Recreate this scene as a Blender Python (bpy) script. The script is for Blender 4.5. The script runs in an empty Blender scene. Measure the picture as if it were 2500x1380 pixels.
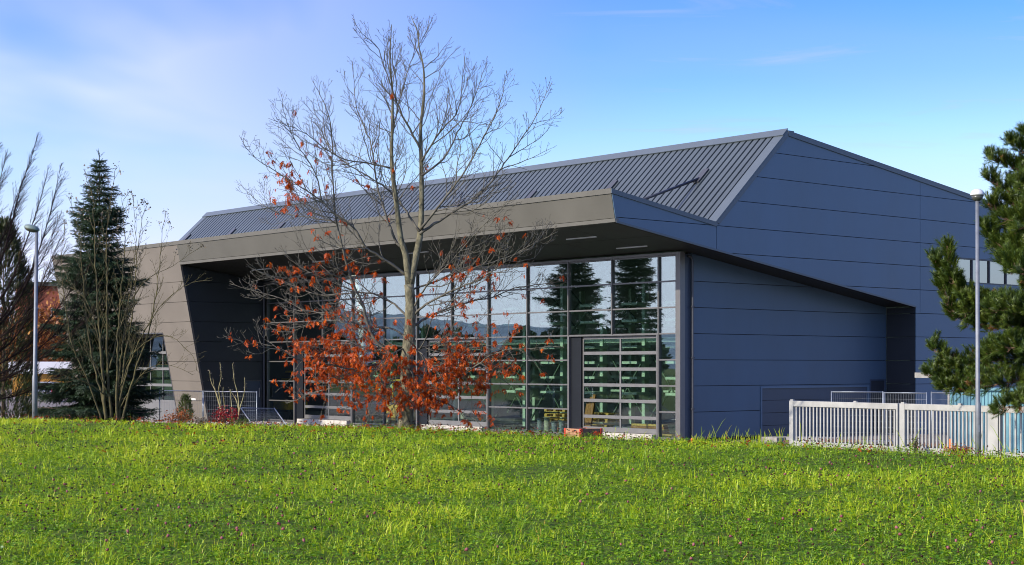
import bpy, bmesh, math, random
import numpy as np
from mathutils import Vector, Matrix

scene = bpy.context.scene
C = scene.collection
R = math.radians

# ------------------------------------------------------------------ camera
EYE = 1.5                       # metres above the near meadow
FPX, CX, HY = 3911.0, 1250.0, 895.0
cd = bpy.data.cameras.new("camera")
cd.sensor_width = 36.0
cd.lens = 36.0 * FPX / 2500.0
cd.shift_y = (HY - 690.0) / 2500.0
cd.clip_start = 0.1
cd.clip_end = 6000.0
cam = bpy.data.objects.new("camera", cd)
cam.location = (0, 0, EYE)
cam.rotation_euler = (R(90), 0, 0)
C.objects.link(cam)
scene.camera = cam

# ------------------------------------------------------------------ light
SUN_DIR = Vector((-0.830, -0.558, 0)).normalized()      # towards the sun, flat
SUN_EL = R(24)
sl = bpy.data.lights.new("sun", 'SUN')
sl.energy = 3.9
sl.angle = R(0.53)
sl.color = (1.0, 0.90, 0.76)
so = bpy.data.objects.new("sun", sl)
d = Vector((SUN_DIR.x * math.cos(SUN_EL), SUN_DIR.y * math.cos(SUN_EL), math.sin(SUN_EL)))
so.rotation_euler = d.to_track_quat('Z', 'Y').to_euler()
so.location = (-30, -20, 40)
C.objects.link(so)

w = bpy.data.worlds.new("World")
scene.world = w
w.use_nodes = True
nt = w.node_tree
nt.nodes.clear()
def wn(t, **kw):
    n = nt.nodes.new(t)
    for k, v in kw.items():
        setattr(n, k, v)
    return n
def wl(a, b): nt.links.new(a, b)
out = wn('ShaderNodeOutputWorld')
sky = wn('ShaderNodeTexSky', sky_type='NISHITA', sun_disc=False)
sky.sun_elevation = SUN_EL
sky.sun_rotation = math.atan2(SUN_DIR.x, SUN_DIR.y)
sky.air_density = 1.0
sky.dust_density = 0.6
sky.ozone_density = 2.0
tc = wn('ShaderNodeTexCoord')
sep = wn('ShaderNodeSeparateXYZ')
wl(tc.outputs['Generated'], sep.inputs[0])
# deeper blue overhead, pale near the horizon
ramp = wn('ShaderNodeValToRGB')
cr = ramp.color_ramp
cr.elements[0].position = 0.0; cr.elements[0].color = (0.92, 0.93, 1.0, 1)
cr.elements[1].position = 0.40; cr.elements[1].color = (0.20, 0.48, 1.10, 1)
e = cr.elements.new(0.07); e.color = (1.0, 0.97, 1.08, 1)
e = cr.elements.new(0.126); e.color = (0.78, 0.91, 1.10, 1)
e = cr.elements.new(0.175); e.color = (0.42, 0.69, 1.10, 1)
e = cr.elements.new(0.235); e.color = (0.21, 0.53, 1.13, 1)
wl(sep.outputs['Z'], ramp.inputs[0])
mulc = wn('ShaderNodeMix', data_type='RGBA', blend_type='MULTIPLY')
mulc.inputs[0].default_value = 1.0
wl(sky.outputs[0], mulc.inputs[6]); wl(ramp.outputs[0], mulc.inputs[7])
bgs = wn('ShaderNodeBackground'); bgs.inputs[1].default_value = 0.15
wl(mulc.outputs[2], bgs.inputs[0])
# thin high cloud: noise on the direction projected to a flat layer
zc = wn('ShaderNodeMath', operation='ADD'); zc.inputs[1].default_value = 0.09
wl(sep.outputs['Z'], zc.inputs[0])
zm = wn('ShaderNodeMath', operation='MAXIMUM'); zm.inputs[1].default_value = 0.03
wl(zc.outputs[0], zm.inputs[0])
dv = wn('ShaderNodeVectorMath', operation='DIVIDE')
cmb = wn('ShaderNodeCombineXYZ')
for i in range(3): wl(zm.outputs[0], cmb.inputs[i])
wl(tc.outputs['Generated'], dv.inputs[0]); wl(cmb.outputs[0], dv.inputs[1])
mp = wn('ShaderNodeMapping'); mp.inputs['Location'].default_value = (3.3, 1.1, 0)
mp.inputs['Scale'].default_value = (0.55, 0.30, 0.0)
mp.inputs['Rotation'].default_value = (0, 0, R(-24))
wl(dv.outputs[0], mp.inputs[0])
n1 = wn('ShaderNodeTexNoise'); n1.inputs['Scale'].default_value = 1.3; n1.inputs['Detail'].default_value = 4
n1.inputs['Roughness'].default_value = 0.5; n1.inputs['Distortion'].default_value = 0.4
wl(mp.outputs[0], n1.inputs['Vector'])
r1 = wn('ShaderNodeValToRGB')
r1.color_ramp.elements[0].position = 0.27; r1.color_ramp.elements[0].color = (0, 0, 0, 1)
r1.color_ramp.elements[1].position = 0.56; r1.color_ramp.elements[1].color = (1, 1, 1, 1)
wl(n1.outputs['Fac'], r1.inputs[0])
# wispy streaks
mp2 = wn('ShaderNodeMapping'); mp2.inputs['Scale'].default_value = (0.9, 2.6, 0.0)
mp2.inputs['Rotation'].default_value = (0, 0, R(38)); mp2.inputs['Location'].default_value = (0.5, 0.9, 0)
wl(dv.outputs[0], mp2.inputs[0])
n2 = wn('ShaderNodeTexNoise'); n2.inputs['Scale'].default_value = 1.5; n2.inputs['Detail'].default_value = 7
n2.inputs['Roughness'].default_value = 0.6; n2.inputs['Distortion'].default_value = 0.6
wl(mp2.outputs[0], n2.inputs['Vector'])
r2 = wn('ShaderNodeValToRGB')
r2.color_ramp.elements[0].position = 0.50; r2.color_ramp.elements[0].color = (0, 0, 0, 1)
r2.color_ramp.elements[1].position = 0.80; r2.color_ramp.elements[1].color = (.75, .75, .75, 1)
wl(n2.outputs['Fac'], r2.inputs[0])
# more cloud towards the west (-X), as on the photographed day
wx = wn('ShaderNodeMapRange'); wx.inputs[1].default_value = 0.05; wx.inputs[2].default_value = -0.30
wx.inputs[3].default_value = 0.24; wx.inputs[4].default_value = 1.0
wl(sep.outputs['X'], wx.inputs[0])
m1 = wn('ShaderNodeMath', operation='MULTIPLY'); wl(r1.outputs[0], m1.inputs[0]); wl(wx.outputs[0], m1.inputs[1])
m2 = wn('ShaderNodeMath', operation='MAXIMUM'); wl(m1.outputs[0], m2.inputs[0]); wl(r2.outputs[0], m2.inputs[1])
m3 = wn('ShaderNodeMath', operation='MULTIPLY'); m3.inputs[1].default_value = 0.85; wl(m2.outputs[0], m3.inputs[0])
# low pale band
hz = wn('ShaderNodeMapRange'); hz.inputs[1].default_value = 0.165; hz.inputs[2].default_value = 0.0
hz.inputs[3].default_value = 0.0; hz.inputs[4].default_value = 0.88
wl(sep.outputs['Z'], hz.inputs[0])
m4 = wn('ShaderNodeMath', operation='MAXIMUM'); wl(m3.outputs[0], m4.inputs[0])
# bright veil of cloud low in the west, the side the sun stands on
wv_ = wn('ShaderNodeMapRange'); wv_.inputs[1].default_value = -0.35; wv_.inputs[2].default_value = -0.85
wv_.inputs[3].default_value = 0.0; wv_.inputs[4].default_value = 0.8
wl(sep.outputs['X'], wv_.inputs[0])
m5 = wn('ShaderNodeMath', operation='MAXIMUM'); wl(wv_.outputs[0], m5.inputs[0]); wl(hz.outputs[0], m5.inputs[1])
wl(m5.outputs[0], m4.inputs[1])
bgc = wn('ShaderNodeBackground'); cc = wn('ShaderNodeValToRGB')
cc.color_ramp.elements[0].position = 0.15; cc.color_ramp.elements[0].color = (0.42, 0.47, 1.0, 1)
cc.color_ramp.elements[1].position = 0.95; cc.color_ramp.elements[1].color = (0.74, 0.78, 1.0, 1)
wl(m4.outputs[0], cc.inputs[0]); wl(cc.outputs[0], bgc.inputs[0])
wg = wn('ShaderNodeMapRange'); wg.inputs[1].default_value = -0.15; wg.inputs[2].default_value = -0.85
wg.inputs[3].default_value = 0.80; wg.inputs[4].default_value = 1.9
wl(sep.outputs['X'], wg.inputs[0]); wl(wg.outputs[0], bgc.inputs[1])
ms = wn('ShaderNodeMixShader')
wl(m4.outputs[0], ms.inputs[0]); wl(bgs.outputs[0], ms.inputs[1]); wl(bgc.outputs[0], ms.inputs[2])
wl(ms.outputs[0], out.inputs[0])

vs = scene.view_settings
vs.view_transform = 'Standard'; vs.look = 'None'; vs.exposure = 0.5; vs.gamma = 1.0
vs.use_curve_mapping = False
scene.cycles.filter_width = 1.0
scene.cycles.max_bounces = 8
scene.cycles.transparent_max_bounces = 24
scene.cycles.caustics_reflective = False
scene.cycles.caustics_refractive = False

# ------------------------------------------------------------------ helpers
def tag(o, label=None, cat=None, group=None, kind=None):
    if label: o['label'] = label
    if cat: o['category'] = cat
    if group: o['group'] = group
    if kind: o['kind'] = kind
    return o

def empty(name, loc=(0, 0, 0), rz=0.0, label=None, cat=None, group=None):
    o = bpy.data.objects.new(name, None)
    o.empty_display_size = 0.3
    o.location = loc; o.rotation_euler = (0, 0, rz)
    C.objects.link(o)
    return tag(o, label, cat, group)

def children(o):
    return [c for c in scene.objects if c.parent is o]

def copy_tree(o, parent=None, kids=None):
    c = o.copy(); C.objects.link(c)
    if parent is not None: c.parent = parent
    for ch in (kids[o] if kids else children(o)):
        copy_tree(ch, c)
    return c

class MB:
    def __init__(self):
        self.v = []; self.f = []
    def add(self, vs, fs):
        n = len(self.v)
        self.v += [tuple(p) for p in vs]
        self.f += [tuple(i + n for i in q) for q in fs]
        return self
    def box(self, x0, x1, y0, y1, z0, z1, M=None):
        p = [(x, y, z) for z in (z0, z1) for y in (y0, y1) for x in (x0, x1)]
        if M is not None: p = [M @ Vector(q) for q in p]
        return self.add(p, [(0, 2, 3, 1), (4, 5, 7, 6), (0, 1, 5, 4), (2, 6, 7, 3), (0, 4, 6, 2), (1, 3, 7, 5)])
    def prism(self, poly, fn, d0, d1):
        n = len(poly)
        a = [fn(p[0], p[1], d0) for p in poly]; b = [fn(p[0], p[1], d1) for p in poly]
        fs = [tuple(range(n)), tuple(range(2 * n - 1, n - 1, -1))]
        fs += [(i, i + n, (i + 1) % n + n, (i + 1) % n) for i in range(n)]
        return self.add(a + b, fs)
    def bar(self, a, b, w, h=None, up=(0, 0, 1)):
        a, b = Vector(a), Vector(b); h = h or w
        t = (b - a).normalized(); u = Vector(up)
        if abs(t.dot(u)) > 0.98: u = Vector((1, 0, 0))
        s = t.cross(u).normalized(); u = s.cross(t)
        q = [(-w / 2, -h / 2), (w / 2, -h / 2), (w / 2, h / 2), (-w / 2, h / 2)]
        p = [e_ + s * x + u * y for e_ in (a, b) for x, y in q]
        return self.add(p, [(0, 1, 2, 3), (7, 6, 5, 4)] + [(i, i + 4, (i + 1) % 4 + 4, (i + 1) % 4) for i in range(4)])
    def tube(self, pts, rads, n=6, cap=True):
        pts = [Vector(p) for p in pts]
        t = (pts[1] - pts[0]).normalized()
        u = t.cross(Vector((0.31, 0.17, 0.93)))
        if u.length < 1e-3: u = t.cross(Vector((1, 0, 0)))
        u.normalize()
        base = len(self.v); m = len(pts)
        for i, p in enumerate(pts):
            if i < m - 1: t2 = (pts[i + 1] - p)
            else: t2 = (p - pts[i - 1])
            if 0 < i < m - 1: t2 = pts[i + 1] - pts[i - 1]
            t2 = t2.normalized()
            u = (u - t2 * u.dot(t2)).normalized(); v = t2.cross(u)
            r = rads[i]
            for k in range(n):
                a = 2 * math.pi * k / n
                self.v.append(tuple(p + u * (r * math.cos(a)) + v * (r * math.sin(a))))
        for i in range(m - 1):
            for k in range(n):
                a = base + i * n + k; b = base + i * n + (k + 1) % n
                self.f.append((a, b, b + n, a + n))
        if cap:
            self.f.append(tuple(base + k for k in range(n - 1, -1, -1)))
            self.f.append(tuple(base + (m - 1) * n + k for k in range(n)))
        return self
    def lathe(self, prof, n=16, M=None):
        base = len(self.v)
        for r, z in prof:
            for k in range(n):
                a = 2 * math.pi * k / n
                p = Vector((r * math.cos(a), r * math.sin(a), z))
                self.v.append(tuple(M @ p if M is not None else p))
        for i in range(len(prof) - 1):
            for k in range(n):
                a = base + i * n + k; b = base + i * n + (k + 1) % n
                self.f.append((a, b, b + n, a + n))
        self.f.append(tuple(base + k for k in range(n - 1, -1, -1)))
        self.f.append(tuple(base + (len(prof) - 1) * n + k for k in range(n)))
        return self
    def build(self, name, mat, parent=None, smooth=False, bevel=0.0, recalc=True):
        me = bpy.data.meshes.new(name)
        me.from_pydata(self.v, [], self.f)
        me.update()
        if recalc:
            bm = bmesh.new(); bm.from_mesh(me)
            bmesh.ops.recalc_face_normals(bm, faces=bm.faces)
            bm.to_mesh(me); bm.free()
        if smooth:
            me.polygons.foreach_set('use_smooth', [True] * len(me.polygons))
        me.materials.append(mat)
        o = bpy.data.objects.new(name, me); C.objects.link(o)
        if parent is not None: o.parent = parent
        if bevel > 0:
            b = o.modifiers.new('bevel', 'BEVEL'); b.width = bevel; b.segments = 2; b.limit_method = 'ANGLE'
        return o

def np_mesh(name, V, F, mat, parent=None, attrs=None, smooth=False, mat_idx=None):
    """V (n,3) float, F (m,k) int; attrs {name: (n,) floats}"""
    me = bpy.data.meshes.new(name)
    V = np.ascontiguousarray(V, dtype=np.float32); F = np.ascontiguousarray(F, dtype=np.int32)
    m, k = F.shape
    me.vertices.add(len(V)); me.vertices.foreach_set('co', V.ravel())
    me.loops.add(m * k); me.loops.foreach_set('vertex_index', F.ravel())
    me.polygons.add(m)
    me.polygons.foreach_set('loop_start', np.arange(0, m * k, k, dtype=np.int32))
    try: me.polygons.foreach_set('loop_total', np.full(m, k, dtype=np.int32))
    except Exception: pass
    if smooth: me.polygons.foreach_set('use_smooth', np.ones(m, dtype=bool))
    for an, av in (attrs or {}).items():
        a = me.attributes.new(an, 'FLOAT', 'POINT')
        a.data.foreach_set('value', np.ascontiguousarray(av, dtype=np.float32))
    for mm in (mat if isinstance(mat, (list, tuple)) else [mat]): me.materials.append(mm)
    if mat_idx is not None: me.polygons.foreach_set('material_index', np.ascontiguousarray(mat_idx, dtype=np.int32))
    me.update(calc_edges=True)
    o = bpy.data.objects.new(name, me); C.objects.link(o)
    if parent is not None: o.parent = parent
    return o

def basis_from_dir(D, roll):
    """(m,3) unit x-axes and (m,) roll -> (m,3,3) with columns x,y,z"""
    D = D / np.maximum(np.linalg.norm(D, axis=1, keepdims=True), 1e-9)
    up = np.tile(np.array([[0., 0., 1.]]), (len(D), 1))
    flat = np.abs(D[:, 2]) > 0.97
    up[flat] = (1, 0, 0)
    Y = np.cross(up, D); Y /= np.linalg.norm(Y, axis=1, keepdims=True)
    Z = np.cross(D, Y)
    c, s = np.cos(roll)[:, None], np.sin(roll)[:, None]
    Y2 = Y * c + Z * s; Z2 = -Y * s + Z * c
    return np.stack([D, Y2, Z2], axis=2)

def stamp(TV, TF, P, B, S):
    """copies of template (TV,TF) with basis B (m,3,3), scale S (m,), origin P (m,3)"""
    m, n = len(P), len(TV)
    V = np.einsum('mij,nj->mni', B, TV) * S[:, None, None] + P[:, None, :]
    F = TF[None, :, :] + (np.arange(m) * n)[:, None, None]
    return V.reshape(-1, 3), F.reshape(-1, TF.shape[1])

def clip(poly, a, b, c):
    """keep a*x+b*y>=c"""
    o = []
    for i in range(len(poly)):
        p, q = poly[i], poly[(i + 1) % len(poly)]
        dp, dq = a * p[0] + b * p[1] - c, a * q[0] + b * q[1] - c
        if dp >= 0: o.append(p)
        if (dp >= 0) != (dq >= 0):
            t = dp / (dp - dq)
            o.append((p[0] + (q[0] - p[0]) * t, p[1] + (q[1] - p[1]) * t))
    return o

def area(p):
    return 0.5 * abs(sum(p[i][0] * p[(i + 1) % len(p)][1] - p[(i + 1) % len(p)][0] * p[i][1] for i in range(len(p))))

ZJ = [6.95 + 0.975 * k for k in range(-8, 7)]       # horizontal joints of the cladding
def panels(mb, poly, fn, d0, d1, gap=0.022, lines=ZJ):
    zs = [-9] + list(lines) + [99]
    for a, b in zip(zs[:-1], zs[1:]):
        q = clip(clip(poly, 0, 1, a + gap / 2), 0, -1, -(b - gap / 2))
        if len(q) > 2 and area(q) > 1e-3: mb.prism(q, fn, d0, d1)

def px(x, y, Y):
    """pixel of the 2500x1380 photograph at distance Y"""
    return Vector(((x - CX) / FPX * Y, Y, EYE + (HY - y) / FPX * Y))

# ------------------------------------------------------------------ materials
def mat(name):
    m = bpy.data.materials.new(name); m.use_nodes = True
    m.node_tree.nodes.clear()
    return m, m.node_tree

def nd(t, typ, **kw):
    n = t.nodes.new(typ)
    for k, v in kw.items(): setattr(n, k, v)
    return n

def surf(name, col, rough=0.5, metal=0.0, var=0.12, scale=3.0, bump=0.0, bscale=40.0, spec=0.5, col2=None, coat=0.0, stretch=(1, 1, 1), detail=5):
    m, t = mat(name)
    o = nd(t, 'ShaderNodeOutputMaterial'); p = nd(t, 'ShaderNodeBsdfPrincipled')
    t.links.new(p.outputs[0], o.inputs[0])
    tcn = nd(t, 'ShaderNodeTexCoord'); mpn = nd(t, 'ShaderNodeMapping'); mpn.inputs['Scale'].default_value = stretch
    t.links.new(tcn.outputs['Object'], mpn.inputs[0])
    n = nd(t, 'ShaderNodeTexNoise'); n.inputs['Scale'].default_value = scale; n.inputs['Detail'].default_value = detail
    t.links.new(mpn.outputs[0], n.inputs['Vector'])
    r = nd(t, 'ShaderNodeValToRGB')
    c2 = col2 or tuple(min(1, c * (1 + var)) for c in col)
    c1 = col if col2 else tuple(c * (1 - var) for c in col)
    r.color_ramp.elements[0].position = 0.3; r.color_ramp.elements[0].color = (*c1, 1)
    r.color_ramp.elements[1].position = 0.7; r.color_ramp.elements[1].color = (*c2, 1)
    t.links.new(n.outputs['Fac'], r.inputs[0]); t.links.new(r.outputs[0], p.inputs['Base Color'])
    p.inputs['Metallic'].default_value = metal
    p.inputs['Specular IOR Level'].default_value = spec
    mr = nd(t, 'ShaderNodeMapRange'); mr.inputs[3].default_value = rough * 0.85; mr.inputs[4].default_value = min(1, rough * 1.15)
    t.links.new(n.outputs['Fac'], mr.inputs[0]); t.links.new(mr.outputs[0], p.inputs['Roughness'])
    if coat: p.inputs['Coat Weight'].default_value = coat
    if bump > 0:
        n3 = nd(t, 'ShaderNodeTexNoise'); n3.inputs['Scale'].default_value = bscale; n3.inputs['Detail'].default_value = 4
        t.links.new(mpn.outputs[0], n3.inputs['Vector'])
        b = nd(t, 'ShaderNodeBump'); b.inputs['Strength'].default_value = bump; b.inputs['Distance'].default_value = 0.02
        t.links.new(n3.outputs['Fac'], b.inputs['Height']); t.links.new(b.outputs[0], p.inputs['Normal'])
    return m

def leafy(name, stops, trans=0.35, gloss=0.06, attr='tint', rough=0.45):
    """foliage: colour per leaf from the attribute, diffuse + translucent + a little gloss"""
    m, t = mat(name)
    o = nd(t, 'ShaderNodeOutputMaterial')
    a = nd(t, 'ShaderNodeAttribute', attribute_name=attr)
    r = nd(t, 'ShaderNodeValToRGB')
    el = r.color_ramp.elements
    el[0].position = stops[0][0]; el[0].color = (*stops[0][1], 1)
    el[1].position = stops[-1][0]; el[1].color = (*stops[-1][1], 1)
    for p_, c_ in stops[1:-1]:
        x = el.new(p_); x.color = (*c_, 1)
    t.links.new(a.outputs['Fac'], r.inputs[0])
    df = nd(t, 'ShaderNodeBsdfDiffuse'); tr = nd(t, 'ShaderNodeBsdfTranslucent'); gl = nd(t, 'ShaderNodeBsdfGlossy')
    gl.inputs['Roughness'].default_value = rough
    t.links.new(r.outputs[0], df.inputs[0]); t.links.new(r.outputs[0], tr.inputs[0])
    gl.inputs['Color'].default_value = (1, 1, 1, 1)
    m1_ = nd(t, 'ShaderNodeMixShader'); m1_.inputs[0].default_value = trans
    t.links.new(df.outputs[0], m1_.inputs[1]); t.links.new(tr.outputs[0], m1_.inputs[2])
    m2_ = nd(t, 'ShaderNodeMixShader'); m2_.inputs[0].default_value = gloss
    t.links.new(m1_.outputs[0], m2_.inputs[1]); t.links.new(gl.outputs[0], m2_.inputs[2])
    t.links.new(m2_.outputs[0], o.inputs[0])
    return m

def glassy(name, tint=(0.80, 0.90, 0.84), ior=1.9, rough=0.0):
    m, t = mat(name)
    o = nd(t, 'ShaderNodeOutputMaterial')
    tr = nd(t, 'ShaderNodeBsdfTransparent'); tr.inputs[0].default_value = (*tint, 1)
    gl = nd(t, 'ShaderNodeBsdfGlossy'); gl.inputs['Roughness'].default_value = rough
    gl.inputs['Color'].default_value = (0.92, 1.0, 0.97, 1)
    f = nd(t, 'ShaderNodeFresnel')
    ge = nd(t, 'ShaderNodeNewGeometry'); mi = nd(t, 'ShaderNodeMapRange')
    mi.inputs[3].default_value = ior; mi.inputs[4].default_value = 1 / ior      # the node inverts on back faces: keep one pane, one value
    t.links.new(ge.outputs['Backfacing'], mi.inputs[0]); t.links.new(mi.outputs[0], f.inputs['IOR'])
    tcn = nd(t, 'ShaderNodeTexCoord')
    n = nd(t, 'ShaderNodeTexNoise'); n.inputs['Scale'].default_value = 0.9; n.inputs['Detail'].default_value = 1
    t.links.new(tcn.outputs['Object'], n.inputs['Vector'])
    b = nd(t, 'ShaderNodeBump'); b.inputs['Strength'].default_value = 0.06; b.inputs['Distance'].default_value = 0.02
    t.links.new(n.outputs['Fac'], b.inputs['Height']); t.links.new(b.outputs[0], gl.inputs['Normal'])
    mx = nd(t, 'ShaderNodeMixShader')
    t.links.new(f.outputs[0], mx.inputs[0]); t.links.new(tr.outputs[0], mx.inputs[1]); t.links.new(gl.outputs[0], mx.inputs[2])
    t.links.new(mx.outputs[0], o.inputs[0])
    return m

M = dict(
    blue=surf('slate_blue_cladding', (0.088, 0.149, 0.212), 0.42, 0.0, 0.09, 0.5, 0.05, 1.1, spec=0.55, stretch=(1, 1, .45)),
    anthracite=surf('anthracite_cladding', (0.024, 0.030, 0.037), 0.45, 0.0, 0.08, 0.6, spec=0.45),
    pillar=surf('black_pillar', (0.010, 0.013, 0.018), 0.6, 0, 0.1, 1, spec=.2),
    gap=surf('joint_shadow_gap', (0.02, 0.022, 0.026), 0.8, var=0.1),
    taupe=surf('taupe_cladding', (0.100, 0.096, 0.078), 0.5, 0.0, 0.10, 0.6, 0.05, 0.9, spec=0.4),
    taupe_trim=surf('taupe_trim', (0.135, 0.130, 0.112), 0.4, 0.0, 0.05, 2, spec=0.5),
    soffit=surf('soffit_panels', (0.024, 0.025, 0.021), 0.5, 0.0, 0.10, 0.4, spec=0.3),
    roof=surf('corrugated_roof', (0.080, 0.098, 0.106), 0.42, 0.25, 0.08, 0.8, spec=0.5),
    roof_trim=surf('roof_flashing', (0.098, 0.120, 0.135), 0.40, 0.15, 0.06, 1.0, spec=0.5),
    frame=surf('aluminium_frame', (0.16, 0.158, 0.155), 0.38, 0.35, 0.06, 3, spec=0.5),
    frame_dark=surf('dark_frame', (0.07, 0.072, 0.08), 0.4, 0.2, 0.08, 3),
    door_rail=surf('door_rail_grey', (0.18, 0.18, 0.178), 0.42, 0.3, 0.06, 3),
    navy=surf('navy_door', (0.045, 0.065, 0.095), 0.42, 0.0, 0.08, 1),
    glass=glassy('curtain_glass', (0.86, 0.94, 0.90), 2.3),
    glass_dark=glassy('dark_glass', (0.50, 0.56, 0.55), 1.8),
    concrete=surf('pale_concrete', (0.50, 0.465, 0.41), 0.85, 0, 0.2, 6, 0.4, 60),
    floor=surf('hall_floor', (0.28, 0.30, 0.28), 0.5, 0, 0.2, 1.5),
    inner=surf('hall_inner_wall', (0.34, 0.40, 0.37), 0.8, 0, 0.2, 0.6),
    rack=surf('pale_green_rack', (0.48, 0.62, 0.49), 0.45, 0.0, 0.10, 4),
    rack_dark=surf('dull_green_brace', (0.10, 0.16, 0.12), 0.5, 0.0, 0.12, 4),
    pine_wood=surf('pine_board', (0.62, 0.40, 0.10), 0.7, 0, 0.28, 7, 0.3, 60, stretch=(1, 6, 6)),
    brown_wood=surf('brown_board', (0.36, 0.16, 0.045), 0.7, 0, 0.25, 7, 0.3, 60, stretch=(1, 6, 6)),
    yellow=surf('yellow_paint', (0.75, 0.42, 0.015), 0.4, 0, 0.1, 3),
    white_steel=surf('white_fence_paint', (0.35, 0.347, 0.322), 0.45, 0, 0.16, 3, 0.05, 30),
    galv=surf('galvanised_steel', (0.27, 0.30, 0.33), 0.45, 0.45, 0.18, 8, 0.08, 50),
    galv_lamp=surf('lamp_pole_steel', (0.19, 0.205, 0.225), 0.5, 0.3, 0.15, 6, 0.1, 40),
    lamp_white=surf('lamp_cover', (0.62, 0.63, 0.64), 0.35, 0, 0.05, 4),
    lamp_green=surf('lamp_green_cover', (0.16, 0.22, 0.20), 0.4, 0, 0.1, 4),
    lamp_bowl=surf('lamp_bowl', (0.06, 0.062, 0.05), 0.25, 0, 0.1, 4),
    teal=surf('teal_sheet', (0.17, 0.36, 0.40), 0.5, 0, 0.08, 2),
    crate=surf('weathered_crate', (0.36, 0.17, 0.085), 0.8, 0, 0.35, 9, 0.5, 40, col2=(0.46, 0.26, 0.15), stretch=(.6, .6, 6)),
    crate_dark=surf('dark_shaded_board', (0.17, 0.10, 0.065), 0.8, 0, 0.3, 8, 0.4, 40),
    red=surf('red_metal', (0.62, 0.045, 0.02), 0.5, 0, 0.12, 6),
    orange=surf('orange_plastic', (0.75, 0.16, 0.02), 0.5, 0, 0.1, 6),
    stone=surf('grey_stone', (0.28, 0.26, 0.23), 0.9, 0, 0.35, 3, 0.6, 30),
    white_wall=surf('white_plaster', (0.72, 0.72, 0.74), 0.7, 0, 0.06, 1),
    yellow_sheet=surf('ochre_sheet', (0.62, 0.33, 0.05), 0.55, 0, 0.1, 1),
    brick_red=surf('rust_wall', (0.30, 0.085, 0.045), 0.8, 0, 0.2, 1.5),
    car=surf('silver_car_paint', (0.52, 0.53, 0.57), 0.25, 0.5, 0.03, 3, coat=0.6),
    car_glass=surf('car_window', (0.02, 0.022, 0.025), 0.08, 0, 0.1, 3, spec=0.7),
    tail=surf('tail_light', (0.45, 0.02, 0.03), 0.2, 0, 0.1, 3),
    rubber=surf('tyre_rubber', (0.02, 0.02, 0.02), 0.8, 0, 0.2, 8),
    plate=surf('white_plate', (0.75, 0.74, 0.68), 0.4, 0, 0.04, 5),
    drum=surf('grey_tube', (0.20, 0.24, 0.25), 0.5, 0.1, 0.15, 5),
    drum_pale=surf('pale_tube', (0.42, 0.42, 0.30), 0.5, 0.0, 0.15, 5),
    bark=surf('oak_bark', (0.055, 0.050, 0.028), 0.9, 0, 0.4, 12, 1.0, 30, col2=(0.23, 0.21, 0.13), stretch=(1, 1, 0.45)),
    twig=surf('oak_twig', (0.055, 0.05, 0.038), 0.75, 0, 0.3, 6, 0.0, col2=(0.16, 0.148, 0.115)),
    moss_bark=surf('mossy_bark', (0.035, 0.031, 0.015), 0.9, 0, 0.4, 7, 0.6, 30, col2=(0.115, 0.098, 0.034)),
    dark_bark=surf('dark_maroon_bark', (0.011, 0.008, 0.008), 0.9, 0, 0.3, 6, 0.4, 30, spec=.15, col2=(0.024, 0.014, 0.013)),
    conifer_bark=surf('conifer_bark', (0.09, 0.055, 0.035), 0.9, 0, 0.4, 8, 0.8, 30, col2=(0.20, 0.12, 0.07)),
    sap_bark=surf('sapling_bark', (0.20, 0.17, 0.06), 0.8, 0, 0.3, 9, 0.3, 40, col2=(0.36, 0.33, 0.17)),
    leaf=leafy('rust_oak_leaves', [(0, (0.24, 0.030, 0.003)), (0.5, (0.48, 0.068, 0.004)), (1, (0.74, 0.165, 0.012))], 0.38, 0.015),
    needle=leafy('pine_needles', [(0, (0.022, 0.046, 0.009)), (0.55, (0.060, 0.108, 0.016)), (0.9, (0.135, 0.185, 0.024)), (1, (0.24, 0.11, 0.03))], 0.25, 0.03),
    spruce=leafy('blue_spruce_needles', [(0, (0.016, 0.032, 0.012)), (0.6, (0.045, 0.080, 0.040)), (1, (0.11, 0.165, 0.135))], 0.16, 0.02),
    cones=leafy('spruce_cones', [(0, (0.12, 0.045, 0.015)), (1, (0.28, 0.11, 0.03))], 0.05, 0.05),
    thuja=leafy('thuja_sprays', [(0, (0.022, 0.034, 0.010)), (0.6, (0.055, 0.075, 0.014)), (1, (0.15, 0.10, 0.022))], 0.15, 0.03),
    thuja_bright=leafy('bright_thuja_sprays', [(0, (0.05, 0.085, 0.012)), (1, (0.14, 0.17, 0.02))], 0.15, 0.03),
    autumn=leafy('autumn_crown_leaves', [(0, (0.14, 0.045, 0.015)), (0.6, (0.34, 0.12, 0.03)), (1, (0.62, 0.33, 0.09))], 0.3, 0.02),
    red_leaf=leafy('crimson_shrub_leaves', [(0, (0.14, 0.006, 0.008)), (1, (0.50, 0.012, 0.014))], 0.3, 0.04),
    orange_leaf=leafy('orange_shrub_leaves', [(0, (0.20, 0.05, 0.012)), (1, (0.46, 0.14, 0.03))], 0.3, 0.03),
    buds=leafy('dry_seed_heads', [(0, (0.10, 0.085, 0.06)), (1, (0.30, 0.25, 0.18))], 0.2, 0.02),
    grass=leafy('meadow_blades', [(0, (0.05, 0.15, 0.006)), (0.35, (0.205, 0.355, 0.006)), (0.75, (0.46, 0.59, 0.011)), (0.93, (0.55, 0.58, 0.03)), (1, (0.55, 0.34, 0.07))], 0.26, 0.03),
    clover=leafy('clover_heads', [(0, (0.022, 0.013, 0.007)), (0.7, (0.085, 0.040, 0.016)), (0.78, (0.20, 0.05, 0.055)), (1, (0.38, 0.13, 0.145))], 0.15, 0.02),
    far_wood=leafy('far_wood_leaves', [(0, (0.02, 0.03, 0.012)), (1, (0.06, 0.07, 0.025))], 0.1, 0.0),
)

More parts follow.
